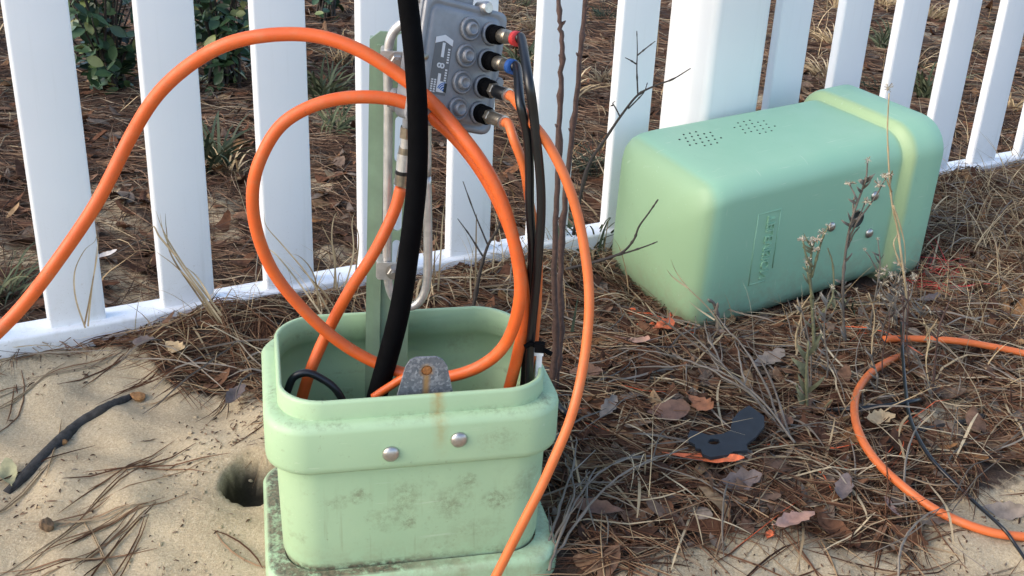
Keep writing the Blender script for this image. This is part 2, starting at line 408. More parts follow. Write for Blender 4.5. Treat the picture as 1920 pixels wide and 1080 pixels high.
def mat_island(name, stops, rough=0.88, nz=(30, 0.25), spec=0.12):
    M = Mat(name, rough, spec=spec); c = M.ramp(M.island(), stops)
    d = M.val(M.noise(nz[0], 4), 0.3, 0.7, 1 - nz[1], 1 + nz[1])
    mm = M.n('ShaderNodeMix', data_type='RGBA', blend_type='MULTIPLY'); mm.inputs[0].default_value = 1
    M.l(c, mm.inputs[6]); M.l(d, mm.inputs[7]); M.color(mm.outputs[2]); return M.m
M_PED = mat_pedestal(); M_COVER = mat_cover(); M_ORANGE = mat_orange(); M_ORANGE2 = mat_orange_pale(); M_GALV = mat_galv()
M_GROUND = mat_ground()
def mat_vinyl():
    M = Mat('white_vinyl', 0.35); c = M.ramp(M.noise(4, 3), [(0.3, (0.77, 0.78, 0.79)), (0.7, (0.82, 0.83, 0.84))])
    z = M.xyz()['Z']
    sp = M.math('MULTIPLY', M.val(M.noise(330, 5, 0.75), 0.60, 0.70), M.val(z, 0.24, 0.03))
    sp = M.math('MAXIMUM', sp, M.math('MULTIPLY', M.val(M.noise(60, 5), 0.5, 0.8), M.val(z, 0.10, 0.02, 0, 0.4)))
    st_ = M.math('MULTIPLY', M.val(M.stretched(70, (1, 1, .05)), 0.55, 0.75), 0.16); c = M.mix(st_, c, (0.45, 0.46, 0.42))
    big = M.math('MULTIPLY', M.val(M.noise(140, 6, 0.8), 0.60, 0.68), M.val(z, 0.20, 0.03)); c = M.mix(M.math('MULTIPLY', big, 0.6), c, (0.40, 0.33, 0.24))
    M.color(M.mix(M.math('MULTIPLY', sp, 0.7), c, (0.33, 0.27, 0.20))); M.bump(M.noise(90), 0.03, 0.0004); return M.m
M_VINYL = mat_vinyl()
M_POST = simple('green_painted_steel', (0.195, 0.285, 0.20), 0.45, 0.0, 0.14, 30, 0.15)
M_BLACK = simple('black_polyethylene', (0.003, 0.0032, 0.004), 0.75, 0, 0.2, 60, 0.12); M_BLACK.node_tree.nodes['Principled BSDF'].inputs['Specular IOR Level'].default_value = 0.04
M_BLACKG = simple('black_cable_jacket', (0.006, 0.007, 0.009), 0.33, 0, 0.2, 60, 0.08)
M_ALU = simple('cast_aluminium', (0.225, 0.235, 0.255), 0.48, 0.3, 0.12, 70, 0.35, 0.0006)
M_ZINC = simple('zinc_rod', (0.55, 0.55, 0.54), 0.38, 0.6, 0.18, 90, 0.25, 0.0004)
M_NICKEL = simple('nickel_fitting', (0.30, 0.27, 0.22), 0.33, 0.85, 0.25, 120, 0.1)
M_STEEL = simple('stainless_dome', (0.46, 0.44, 0.42), 0.34, 0.9, 0.2, 160, 0.15)
M_RED = simple('red_band', (0.50, 0.03, 0.03), 0.5); M_BLUE = simple('blue_band', (0.014, 0.075, 0.28), 0.5)
M_LABEL = simple('label_grey', (0.12, 0.125, 0.13), 0.55, 0, 0.1); M_WHITE = simple('label_white', (0.62, 0.63, 0.65), 0.5, 0, 0.05)
M_LBLUE = simple('label_blue', (0.02, 0.11, 0.36), 0.5, 0, 0.05)
M_TIE = simple('white_nylon', (0.72, 0.74, 0.78), 0.4); M_DARK = simple('dark_hole', (0.02, 0.025, 0.022), 0.8)
M_RUST = simple('rusty_iron', (0.30, 0.12, 0.035), 0.85, 0, 0.45, 500, 0.6, 0.001)
M_SLATE = simple('black_plate_plastic', (0.014, 0.018, 0.025), 0.5, 0, 0.2, 60, 0.2)
M_CHAR = simple('charred_bark', (0.042, 0.040, 0.040), 0.95, 0, 0.6, 120, 1.0, 0.003)
M_BARK = simple('orange_brown_bark', (0.30, 0.15, 0.055), 0.85, 0, 0.35, 150, 0.9, 0.002)
M_TWIG = simple('brown_twig', (0.075, 0.042, 0.034), 0.7, 0, 0.35, 200, 0.4)
M_DTWIG = simple('dark_twig', (0.035, 0.028, 0.024), 0.75, 0, 0.35, 200, 0.4)
M_GSTEM = mat_island('grey_dry_stem', [(0, (0.10, 0.082, 0.066)), (0.5, (0.165, 0.142, 0.118)), (1, (0.24, 0.21, 0.175))])
M_OLIVE = simple('olive_stem', (0.14, 0.14, 0.075), 0.7, 0, 0.3, 150, 0.3)
M_TAN = mat_island('tan_grass', [(0, (0.20, 0.14, 0.075)), (0.4, (0.36, 0.27, 0.16)), (1, (0.52, 0.42, 0.27))])
M_STRAW = mat_island('pine_straw', [(0, (0.036, 0.019, 0.013)), (0.25, (0.085, 0.038, 0.022)), (0.5, (0.145, 0.074, 0.042)), (0.68, (0.20, 0.118, 0.07)), (0.84, (0.31, 0.225, 0.135)), (1, (0.13, 0.11, 0.088))])
M_STRAWF = mat_island('old_pine_straw', [(0, (0.040, 0.022, 0.016)), (0.3, (0.078, 0.046, 0.032)), (0.6, (0.13, 0.078, 0.052)), (0.8, (0.195, 0.13, 0.085)), (0.93, (0.19, 0.16, 0.125)), (1, (0.30, 0.23, 0.14))], nz=(8, 0.35))
M_LEAF = mat_island('dead_oak_leaf', [(0, (0.042, 0.024, 0.017)), (0.3, (0.095, 0.045, 0.027)), (0.5, (0.155, 0.075, 0.04)), (0.68, (0.115, 0.09, 0.072)), (0.82, (0.19, 0.15, 0.118)), (0.92, (0.21, 0.105, 0.045)), (1, (0.27, 0.19, 0.11))], nz=(110, 0.45))
M_PAINT = simple('orange_marking_paint', (0.66, 0.11, 0.03), 0.7, 0, 0.45, 120, 0.2); M_PAINTR = simple('red_marking_paint', (0.50, 0.02, 0.025), 0.6, 0, 0.3, 120, 0.2)
M_GREEN = mat_island('grey_green_grass', [(0, (0.035, 0.05, 0.03)), (0.5, (0.07, 0.09, 0.055)), (0.8, (0.13, 0.145, 0.09)), (1, (0.24, 0.22, 0.13))])
M_SHRUB = mat_island('shrub_leaf', [(0, (0.018, 0.042, 0.020)), (0.5, (0.034, 0.078, 0.035)), (0.80, (0.065, 0.12, 0.045)), (0.90, (0.22, 0.24, 0.08)), (1, (0.32, 0.32, 0.14))], 0.45, spec=0.5)
M_FLUFF = mat_island('aster_down', [(0, (0.22, 0.16, 0.10)), (0.5, (0.42, 0.36, 0.27)), (1, (0.58, 0.54, 0.46))])

# ================================================================ THE SETTING
def axis_coords(a, b, step, lim):
    c = list(np.arange(a, b + 1e-6, step)); s = step
    hi = c[-1]; lo = c[0]; up = []; dn = []
    while hi < lim: s = min(s * 1.16, 4.0); hi += s; up.append(hi)
    s = step
    while lo > -lim: s = min(s * 1.16, 4.0); lo -= s; dn.append(lo)
    return np.array(dn[::-1] + c + up)
gx = axis_coords(-0.85, 1.5, 0.0055, 90); gy = axis_coords(0.70, 2.3, 0.0055, 90)
GX, GY = np.meshgrid(gx, gy); GZ = height(GX, GY)
gl = litter(GX, GY)
GZ = GZ + 0.004 * gl * (noise(GX, GY, 140, 3) > 0) * (np.hypot(GX, GY) < 4)
V = np.stack([GX.ravel(), GY.ravel(), GZ.ravel()], 1)
nx, ny = len(gx), len(gy); idx = np.arange(nx * ny).reshape(ny, nx)
Fq = np.stack([idx[:-1, :-1], idx[:-1, 1:], idx[1:, 1:], idx[1:, :-1]], -1).reshape(-1, 4)
ground = mesh_np('ground', V, Fq, [M_GROUND], smooth=True); tag(ground, kind='structure')
at = ground.data.attributes.new('litter', 'FLOAT', 'POINT'); at.data.foreach_set('value', gl.ravel().astype(np.float32))
dmp = sstep(-0.004, -0.016, GZ) * (np.hypot(GX - HOLE[0], GY - HOLE[1]) < 0.075) * 0.97
at = ground.data.attributes.new('damp', 'FLOAT', 'POINT'); at.data.foreach_set('value', dmp.ravel().astype(np.float32))

# ---------------------------------------------------------------- fence
G = 0.1527; FM = zrot(FP0, FPHI)
fence = empty('picket_fence', mat=FM)
tag(fence, 'white vinyl picket fence with a thick square post, standing in the pine straw', 'fence')
rights = [-0.38065 * FD + k * G for k in range(-5, 7)] + [0.34899 * FD + j * G for j in range(0, 7)]
RAIL_Z = 0.034
proto = None
def picket_mb():
    mb = MB(); w = 0.0752; t = 0.021
    rings = []
    for z, k in ((RAIL_Z - 0.006, 1), (0.98, 1), (1.02, 0.62), (1.035, 0.3)):
        rings.append([(p[0], p[1], z) for p in rrect(w * k, t, 0.0045, 4, 0, t / 2)])
    return loft(mb, rings, 0, True, True)
for x in rights:
    if proto is None:
        proto = picket_mb().build('picket', M_VINYL, fence, sharp=50); o = proto
    else:
        o = proto.copy(); C.objects.link(o)
    o.location = (x - 0.0376, random.uniform(-0.0008, 0.0008), 0); o.rotation_euler = (0, R(random.uniform(-0.12, 0.12)), 0)
pl = float((pf(1342, 30, -0.05) - FP0) @ FT); pr = float((pf(1448, 30, -0.05) - FP0) @ FT)
pmid = (pl + pr) / 2; pw = pr - pl
mb = MB(); rs = [[(p[0], p[1], z) for p in rrect(pw * k, 0.127 * k, 0.014 * k, 5, pmid, 0.0135)] for z, k in ((-0.25, 1), (1.12, 1), (1.135, 1.12), (1.15, 1.12), (1.19, 0.3))]
loft(mb, rs, 0, True, True); mb.build('post', M_VINYL, fence, sharp=50)
for (xa, xb) in ((-1.75, pl), (pr, 2.0)):
    for z0, z1 in ((-0.055, RAIL_Z), (0.80, 0.89)):
        mb = MB(); M = Matrix(((0, 0, 1, 0), (1, 0, 0, 0), (0, 1, 0, 0), (0, 0, 0, 1)))
        ring = rrect(0.051, z1 - z0, 0.004, 3, 0.011, (z0 + z1) / 2)
        loft(mb, [[(p[0], p[1], xa) for p in ring], [(p[0], p[1], xb) for p in ring]], 0, True, True, True, M)
        mb.build('rail', M_VINYL, fence, sharp=50)
print('post width', pw)

# ================================================================ THE PEDESTAL
PM = zrot(PED_C, PED_YAW); PMI = PM.inverted()
ped = empty('utility_pedestal', mat=PM)
tag(ped, 'pale green plastic utility pedestal with its lid off, standing open in the sand', 'utility pedestal')
def rings(spec, n=8):
    out = []
    for (w, d, r, z) in spec:
        q = rrect(w, d, r * .74, n); m_ = n + 1; ring = []
        for c in range(4):          # the two rear corners are slightly clipped
            a_, b_ = np.array(q[c * m_]), np.array(q[c * m_ + n]); f_ = .25 if c < 2 else .06
            for k in range(m_): ring.append(tuple(np.array(q[c * m_ + k]) * (1 - f_) + (a_ + (b_ - a_) * k / n) * f_))
        out.append([(p[0], p[1], z) for p in ring])
    return out
def fil(w, d, r, z0, dz, inset):    # fillet: a few rings turning inwards by inset while rising dz
    return [(w - 2 * inset * (1 - math.cos(a)), d - 2 * inset * (1 - math.cos(a)), r, z0 + dz * math.sin(a)) for a in (0, .4, .8, 1.2, math.pi / 2)]
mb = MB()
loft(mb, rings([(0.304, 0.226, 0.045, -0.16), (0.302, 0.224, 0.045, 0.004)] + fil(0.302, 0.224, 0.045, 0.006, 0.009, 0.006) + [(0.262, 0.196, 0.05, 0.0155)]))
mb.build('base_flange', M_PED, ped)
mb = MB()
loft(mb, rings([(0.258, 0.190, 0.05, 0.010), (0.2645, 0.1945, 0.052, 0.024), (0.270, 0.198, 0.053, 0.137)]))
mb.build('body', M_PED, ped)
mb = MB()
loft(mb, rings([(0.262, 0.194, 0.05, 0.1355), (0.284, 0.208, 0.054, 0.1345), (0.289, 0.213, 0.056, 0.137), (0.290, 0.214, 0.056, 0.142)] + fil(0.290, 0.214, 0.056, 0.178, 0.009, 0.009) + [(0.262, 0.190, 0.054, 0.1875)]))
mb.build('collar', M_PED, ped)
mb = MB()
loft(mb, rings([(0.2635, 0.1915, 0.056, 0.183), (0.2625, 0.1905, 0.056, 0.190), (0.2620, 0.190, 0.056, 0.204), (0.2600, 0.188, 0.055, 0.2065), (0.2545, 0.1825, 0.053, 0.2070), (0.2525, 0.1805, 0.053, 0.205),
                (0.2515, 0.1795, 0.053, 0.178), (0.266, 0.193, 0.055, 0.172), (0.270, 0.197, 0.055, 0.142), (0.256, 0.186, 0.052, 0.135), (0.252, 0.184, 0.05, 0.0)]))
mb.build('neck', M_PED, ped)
def to_local(P, MI): return MI @ Vector(P)
# two dome bolts on the collar
for (x, y) in ((731, 842), (863, 832)):
    P = to_local(py(x, y, 0.905), PMI)
    mb = MB(); r = 0.0082
    prof = [(r, -0.001), (r, 0.0008)] + [(r * math.cos(a), 0.0008 + 0.0042 * math.sin(a)) for a in (0.3, 0.6, 0.9, 1.2, 1.45)]
    lathe(mb, prof, 28, 0, axis_to((P.x, -0.1072, P.z), (0, -1, 0))); mb.build('bolt', M_STEEL, ped)
# galvanised tab standing inside the front wall
T0 = to_local(py(797, 735, 0.935), PMI)
mb = MB(); W0, W1, H = 0.0285, 0.0165, 0.040
out = [(-W0, -0.045), (W0, -0.045), (W0, -0.006), (W1 + 0.003, H - 0.010), (W1 - 0.002, H - 0.003), (W1 - 0.008, H), (-W1 + 0.006, H), (-W1, H - 0.003), (-W1 - 0.004, H - 0.010), (-W0, -0.006)]
hole = [(0.0055 * math.cos(a), 0.026 + 0.0055 * math.sin(a)) for a in np.linspace(0, 2 * math.pi, 17)[:-1]]
prism(mb, out, -0.0015, 0.0015, [hole])
tabo = mb.build('steel_tab', M_GALV, ped)
tabo.matrix_local = Matrix.Translation((T0.x, -0.0905 + 0.011, 0.200)) @ Matrix.Rotation(R(90), 4, 'X') @ Matrix.Rotation(R(-2), 4, 'Z')
mb = MB(); lathe(mb, [(0.0052, -0.001), (0.0052, 0.0006), (0.003, 0.001)], 16); b = mb.build('rusty_bolt', M_RUST, tabo); b.location = (0, 0.026, 0)

# green steel post at the back, slotted
pa = py(726, 600, 1.062); pb = py(738, 60, 1.062)
up = Vector(pb - pa); hgt = up.length; up.normalize()
xr = Vector((math.cos(R(6)), math.sin(R(6)), 0)); xr = (xr - up * xr.dot(up)).normalized(); yr = up.cross(xr)
SM = orient((xr, up, -Vector(yr) if False else xr.cross(up)), pa)     # local: x right, y up, z toward the viewer
post = None
mb = MB(); w = 0.0225
slots_px = [(62, 104), (205, 290), (314, 420), (437, 500), (586, 616)]
sx0, sx1 = 0.0035, 0.0125
holes = []
for (ya, yb) in slots_px:
    za = (ya - 600) / (60 - 600) * hgt; zb = (yb - 600) / (60 - 600) * hgt
    r = (sx1 - sx0) / 2; cx = (sx0 + sx1) / 2; lo, hi = min(za, zb) + r, max(za, zb) - r
    if hi < lo: hi = lo = (hi + lo) / 2
    holes.append([(cx + r * math.cos(a), lo + r * math.sin(a)) for a in np.linspace(math.pi, 2 * math.pi, 8)] + [(cx + r * math.cos(a), hi + r * math.sin(a)) for a in np.linspace(0, math.pi, 8)])
outl = [(-w, -0.24), (w, -0.24), (w, hgt - 0.004), (w - 0.004, hgt), (-w + 0.010, hgt), (-w, hgt - 0.008)]
prism(mb, outl, -0.003, 0.0, holes)
box(mb, -w, -w + 0.003, -0.24, hgt - 0.009, -0.022, -0.003); box(mb, w - 0.003, w, -0.24, hgt - 0.006, -0.022, -0.003)
box(mb, -w + 0.007, -w + 0.015, -0.24, hgt - 0.012, -0.0005, 0.0035, 0.0015)   # the rolled rib
for i in range(len(mb.v)): mb.v[i] = tuple(PMI @ (SM @ Vector(mb.v[i])))
post = mb.build('mounting_post', M_POST, ped, sharp=35)
def pbuild(mb, name, mats, parent, sharp=None):
    mb.v = [tuple(PMI @ Vector(p)) for p in mb.v]
    return mb.build(name, mats, parent, sharp=sharp)
# bent zinc rod the box hangs on
YR = 1.040
rod = [(800, 330), (802, 420), (802, 500), (797, 545), (780, 571), (757, 573), (737, 556), (727, 520), (726, 440), (727, 330), (728, 200), (727, 110), (733, 70), (748, 49), (770, 40), (790, 52), (799, 90), (800, 200), (800, 330)]
mb = MB(); tube(mb, spline([py(x, y, YR) for x, y in rod], 6), 0.0045, 12); pbuild(mb, 'zinc_rod', M_ZINC, post)
for (cx, cy, wpx, hpx) in ((741, 113, 52, 34), (735, 508, 56, 34)):
    P = py(cx, cy, YR - 0.006); s = (YR / (fwd[1] + (540 - cy) / F_PX * UP[1])) / F_PX
    Mx = orient((xr, up, xr.cross(up)), P)
    mb = MB(); ww = wpx * s / 2; hh = hpx * s / 2
    box(mb, -ww, ww, -hh, hh, -0.0015, 0.0015, 0.002, 0, Mx); box(mb, -ww - 0.001, -ww + 0.009, -hh, hh, -0.022, -0.0014, 0.002, 0, Mx)
    cl = pbuild(mb, 'clamp', M_ZINC, post, 40)
    mb = MB(); lathe(mb, [(0.0085, 0), (0.0085, 0.0012)], 24, 0, Mx @ Matrix.Translation((0.002, 0, 0.0016)))
    lathe(mb, [(0.0068, 0), (0.0068, 0.005), (0.0058, 0.006)], 6, 0, Mx @ Matrix.Translation((0.002, 0, 0.0026)), False)
    lathe(mb, [(0.0034, 0), (0.0034, 0.0035)], 16, 0, Mx @ Matrix.Translation((0.002, 0, 0.0084)))
    pbuild(mb, 'nut', M_STEEL, post, 40)

# ================================================================ CABLE TAP BOX
def camvec(a, b, c): return Vector(RX * a - UP * b + fwd * c)
FB = 1.02; U_ = 50.0 / F_PX * FB
er = camvec(.78, .05, .624).normalized(); ec = camvec(-.166, .98, .11); ec = (ec - er * ec.dot(er)).normalized()
ez = er.cross(-ec)
P0 = CAM + ray(879, 54) * FB
BM = orient((er, -ec, ez), P0)
tap = empty('cable_tap_box', mat=BM)
tag(tap, 'grey cast metal cable tap box with eight ports, bolted beside the green post', 'junction box')
u = U_
x0, x1, yt, yb = -2.05 * u, 1.78 * u, 0.92 * u, -3.8 * u
def brr(k, z, r=0.35): return [(p[0], p[1], z) for p in rrect((x1 - x0) - 2 * k, (yt - yb) - 2 * k, r * u, 6, (x0 + x1) / 2, (yt + yb) / 2)]
mb = MB()
loft(mb, [brr(0.006, -0.036), brr(0.0035, -0.032), brr(0.003, -0.0095), brr(0.0, -0.009), brr(0.0, -0.0055), brr(0.0008, -0.005), brr(0.006, -0.005)], 0, True, True)
# upper shell that rises above the lid on the left
ring = lambda k, z: [(p[0], p[1], z) for p in rrect(2.3 * u - 2 * k, 1.5 * u - 2 * k, 0.3 * u, 6, x0 + 1.15 * u, yt + 0.35 * u)]
loft(mb, [ring(0.004, -0.036), ring(0.0, -0.030), ring(0, -0.008), ring(0.002, -0.006)], 0, True, True)
mb.build('housing', M_ALU, tap, sharp=55)
mb = MB()
loft(mb, [brr(0.0010, -0.0045), brr(0.0006, -0.0015), brr(0.0018, 0.0), brr(0.0052, 0.0), brr(0.0066, -0.0012), brr(0.0074, -0.0012), brr(0.0088, 0.0006, 0.3), brr(0.011, 0.0012, 0.3), brr(0.014, 0.0012, 0.3)], 0, True, True)
mb.build('cover_plate', M_ALU, tap, sharp=55)
mb = MB(); lathe(mb, [(0.0062, -0.014), (0.0062, -0.001), (0.0045, 0.001)], 12, 0, Matrix.Translation((0.62 * u, yt - 0.0005, 0.004))); mb.build('cover_screw', M_STEEL, tap, sharp=40)
mb = MB(); lathe(mb, [(0.005, -0.012), (0.005, 0.0), (0.004, 0.001)], 12, 0, Matrix.Translation((1.80 * u, -1.72 * u, 0.0))); mb.build('cover_screw', M_ALU, tap, sharp=40)
mb = MB(); lathe(mb, [(0.003, -0.004), (0.003, 0.003), (0.0022, 0.0036)], 12, 0, Matrix.Translation((-1.78 * u, -1.35 * u, 0.0))); mb.build('cover_screw', M_NICKEL, tap, sharp=40)
# embossed port rings; left column keeps its caps
def rings_prof(cap):
    p = [(0.45 * u, 0.0005), (0.43 * u, 0.0032), (0.385 * u, 0.0042), (0.335 * u, 0.0035), (0.32 * u, 0.0022), (0.275 * u, 0.0022), (0.262 * u, 0.0034)]
    if cap: p += [(0.25 * u, 0.0062), (0.21 * u, 0.0078), (0.165 * u, 0.0078), (0.14 * u, 0.0066), (0.05 * u, 0.0063)]
    else: p += [(0.24 * u, 0.0042)]
    return p
protoc = {}
for col in (0, 1):
    for i in range(4):
        if col not in protoc:
            mb = MB(); lathe(mb, rings_prof(col == 0), 32); protoc[col] = mb.build('port', M_ALU, tap); o = protoc[col]
        else:
            o = protoc[col].copy(); C.objects.link(o)
        o.location = (col * 1.0 * u, -i * 1.0 * u - (0.0 if col == 0 else 0.0), 0.0008)
# grey label
def text_mesh(body, size, extrude):
    cu = bpy.data.curves.new('t', 'FONT'); cu.body = body; cu.size = size; cu.extrude = extrude; cu.align_x = 'CENTER'; cu.align_y = 'CENTER'; cu.resolution_u = 3
    ob = bpy.data.objects.new('t', cu); C.objects.link(ob)
    dg = bpy.context.evaluated_depsgraph_get(); me = ob.evaluated_get(dg).to_mesh()
    v = [tuple(q.co) for q in me.vertices]; f = [list(p.vertices) for p in me.polygons]
    ob.evaluated_get(dg).to_mesh_clear(); bpy.data.objects.remove(ob); return v, f
lx0, lx1, ly0, ly1 = -1.42 * u, -0.66 * u, -2.62 * u, -0.62 * u; zl = 0.0013
mb = MB(); box(mb, lx0, lx1, ly0, ly1, zl - 0.0004, zl + 0.0003); lab = mb.build('label', M_LABEL, tap)
mb = MB(); lw = lx1 - lx0; cx = (lx0 + lx1) / 2; z0, z1 = zl + 0.0002, zl + 0.0006
prism(mb, [(lx0, ly1 - 0.16 * u), (cx, ly1 - 0.02 * u), (lx1, ly1 - 0.16 * u), (lx1, ly1 + 0.06 * u), (cx, ly1 + 0.20 * u), (lx0, ly1 + 0.06 * u)], z0, z1)
box(mb, cx - 0.06 * u, cx + 0.06 * u, ly1 - 0.62 * u, ly1 - 0.09 * u, z0, z1)
box(mb, cx - 0.06 * u, cx + 0.06 * u, ly1 - 1.50 * u, ly1 - 1.22 * u, z0, z1)
v, f = text_mesh('8', 0.46 * u, 0.0002); mb.add(v, f, 0, False, Matrix.Translation((cx, ly1 - 0.93 * u, zl + 0.0005)) @ Matrix.Rotation(R(90), 4, 'Z'))
v, f = text_mesh('8', 0.46 * u, 0.0002); mb.add(v, f, 0, False, Matrix.Translation((cx + 0.012 * u, ly1 - 0.93 * u, zl + 0.00055)) @ Matrix.Rotation(R(90), 4, 'Z'))
for k in range(13):                 # lettering too small to read
    if k in (6, 7): continue
    yy = ly1 - 0.30 * u - k * 0.095 * u; box(mb, lx1 - 0.16 * u, lx1 - 0.07 * u, yy - 0.032 * u, yy + (0.02 if k % 2 else 0.03) * u, z0, z1)
for row in (0, 1):
    for k in range(6):
        yy = ly0 + 0.10 * u + k * 0.085 * u; box(mb, lx0 + (0.05 + 0.13 * row) * u, lx0 + (0.13 + 0.13 * row) * u, yy - 0.03 * u, yy + 0.025 * u, z0, z1)
gx0, gy0, gs = lx0 + 0.32 * u, ly0 + 0.10 * u, 0.40 * u
box(mb, gx0, gx0 + gs, gy0, gy0 + gs, z0, z1)
mb.build('label_print', M_WHITE, lab)
mb = MB()                           # blue fan of the emblem
for k, (ra, rb) in enumerate(((0.10, 0.34), (0.44, 0.56), (0.66, 0.76), (0.84, 0.92))):
    A = np.linspace(R(92), R(160), 7)
    poly = [(gx0 + gs * (0.95 + rb * math.cos(a) * 1.0), gy0 + gs * (0.06 + rb * math.sin(a))) for a in A] + [(gx0 + gs * (0.95 + ra * math.cos(a) * 1.0), gy0 + gs * (0.06 + ra * math.sin(a))) for a in A[::-1]]
    prism(mb, poly, z1 - 0.0001, z1 + 0.0003)
mb.build('emblem', M_LBLUE, lab)
mb = MB(); box(mb, gx0 + gs * 0.80, gx0 + gs * 1.08, gy0 + gs * 0.04, gy0 + gs * 0.9, z1 + 0.0003, z1 + 0.0006); mb.build('emblem_backing', M_DARK, lab)
# side inlet, behind the thick black cable
mb = MB(); Pin = Vector(py(735, 187, 1.035))
ax = camvec(1, 0.05, -0.15).normalized()
lathe(mb, [(0.0105, 0), (0.0115, 0.001), (0.0115, 0.006), (0.0095, 0.007), (0.0095, 0.05)], 12, 0, axis_to(Pin, ax)); lathe(mb, [(0.007, -0.004), (0.007, 0)], 6, 0, axis_to(Pin, ax), False)
mb.v = [tuple(BM.inverted() @ Vector(p)) for p in mb.v]; mb.build('side_inlet', M_ALU, tap, sharp=45)
# ================================================================ CABLES
def cable(name, label, pts, r, mat, cat='cable', n=12, seg=8, group=None):
    P = spline(pts, seg)
    a_ = np.arange(len(P))[:, None] / seg; ph = rng.uniform(0, 6.28, (1, 3))
    P = P + 0.0005 * (np.sin(a_ * 1.3 + ph) + 0.5 * np.sin(a_ * 2.9 + 2 * ph)) * np.clip(a_ / 3, 0, 1)     # never a perfect curve
    org = P[0]
    mb = MB(); tube(mb, P, r, n); o = mb.build(name, mat, None, origin=org); tag(o, label, cat, group); return o, org
def W(l): return [py(*p) for p in l]
def port_conn(i, droop, style, nxt, name, label, r, mat, band=None):
    """a plug on port i of the right column, and its cable going on through the points nxt"""
    base = BM @ Vector((1.0 * u, -i * u, 0.003)); d = (ez + camvec(0, droop, 0)).normalized()
    L = 0.0245 if style == 0 else 0.022
    end = base + d * 0.040
    P = [np.array(end), np.array(end + d * 0.006)] + [py(*p) for p in nxt]
    print('plug', i, proj(np.array([end]))[0], proj(np.array([end]))[1], end.y)
    o, org = cable(name, label, P, r, mat)
    def add(nm, prof, mt, nn=20, z=0.0, sharp=40):
        mb = MB(); lathe(mb, [(a_, b_ * 0.71) for a_, b_ in prof], nn, 0, axis_to(base + d * z - Vector(org), d)); return mb.build(nm, mt, o, sharp=sharp)
    add('rubber_boot', [(0.0080, -0.001), (0.0088, 0.001), (0.0088, 0.006), (0.0076, 0.0075), (0.0078, 0.009), (0.0086, 0.0105), (0.0086, 0.018), (0.0072, 0.0205)], M_BLACK)
    if style == 0:
        add('connector', [(0.0062, 0.020), (0.0066, 0.021), (0.0066, 0.034), (0.0058, 0.036), (0.0060, 0.037), (0.0060, 0.050)], M_NICKEL)
    else:
        add('hex_nut', [(0.0068, 0.0195), (0.0072, 0.0205), (0.0072, 0.027), (0.0064, 0.028)], M_NICKEL, 6, sharp=20)
        add('connector', [(0.0058, 0.027), (0.0062, 0.029), (0.0062, 0.052), (0.0056, 0.054)], M_BLACKG if style == 1 else M_NICKEL)
    if band: add('colour_band', [(0.0060, 0.0485), (0.0069, 0.0495), (0.0069, 0.0565), (0.0058, 0.0575)], band)
    else: add('ferrule', [(0.0062, 0.0525), (0.0064, 0.053), (0.0064, 0.057), (r + 0.0004, 0.0575)], M_STEEL)
    return o
port_conn(0, 0.10, 0, [(991, 150, .945), (1003, 225, .945), (1011, 310, .95), (1014, 400, .955), (1008, 490, .965), (1000, 590, .975), (994, 680, .98), (990, 790, .985)], 'coaxial_cable', 'black coaxial cable with a red band, on the topmost plug of the tap box', 0.0043, M_BLACKG, M_RED)
port_conn(1, 0.12, 0, [(976, 190, .948), (988, 250, .952), (992, 325, .96), (993, 400, .965), (998, 480, .972), (994, 560, .985), (988, 640, .99), (982, 720, .995), (972, 800, 1.0)], 'coaxial_cable', 'black coaxial cable with a blue band, on the second plug of the tap box', 0.0042, M_BLACKG, M_BLUE)
port_conn(2, 0.16, 1, [(992, 222, .952), (1026, 266, .95), (1058, 330, .945), (1085, 415, .94), (1101, 510, .93), (1104, 600, .92), (1094, 690, .905), (1068, 790, .885), (1030, 880, .87), (988, 962, .86), (940, 1062, .85), (890, 1160, .84)], 'coaxial_cable', 'pale orange cable arching from the third plug down past the right side of the pedestal', 0.0046, M_ORANGE2)
port_conn(3, 0.16, 2, [(963, 262, .968), (983, 316, .968), (993, 372, .975), (1007, 455, .985), (1008, 550, .99), (1000, 650, 1.0), (984, 760, 1.01)], 'coaxial_cable', 'short orange cable from the lowest plug, running down behind the black pair', 0.0043, M_ORANGE2)
A = [(-180, 790, .90), (-70, 685, .925), (30, 588, .95), (117, 475, .965), (183, 375, .98), (247, 253, .995), (308, 165, 1.0), (385, 103, 1.0), (475, 69, 1.0), (575, 64, 1.0), (672, 93, .995), (760, 150, .99), (832, 216, .98), (900, 300, .965), (944, 385, .96), (970, 480, .958), (975, 565, .958), (950, 640, .965), (895, 688, .972), (820, 707, .98), (740, 695, .99), (665, 660, .99), (590, 603, .985), (525, 528, .98), (488, 455, .975), (475, 385, .97), (484, 310, .97), (524, 238, .975), (590, 195, .98), (670, 182, .985), (760, 193, .99), (838, 245, .985), (905, 325, .978), (952, 420, .975), (978, 510, .975), (983, 600, .98), (970, 670, .985), (952, 735, .99), (935, 820, 1.0)]
cable('fibre_conduit', 'thick orange conduit sweeping in from the left and coiling twice over the pedestal', W(A), [0.0066, 0.0065, 0.0062, 0.0060, 0.0060, 0.0060, 0.0060], M_ORANGE, 'conduit', 16)
Cc = [(752, 352, 1.025), (738, 400, 1.02), (703, 470, 1.012), (655, 545, 1.01), (612, 625, 1.01), (585, 690, 1.0), (562, 760, .99)]
co, corg = cable('feeder_cable', 'orange cable hanging from the metal fitting under the tap box into the pedestal', W(Cc), 0.0060, M_ORANGE, 'cable', 14)
fit = [(766, 212), (762, 262), (757, 310), (752, 354)]
def seg(y0, y1, r, mt, nm, n=18):
    xs = lambda y: np.interp(y, [p[1] for p in fit], [p[0] for p in fit])
    mb = MB(); tube(mb, [py(xs(y0), y0, 1.025) - corg, py(xs(y1), y1, 1.025) - corg], r, n); return mb.build(nm, mt, co, sharp=40)
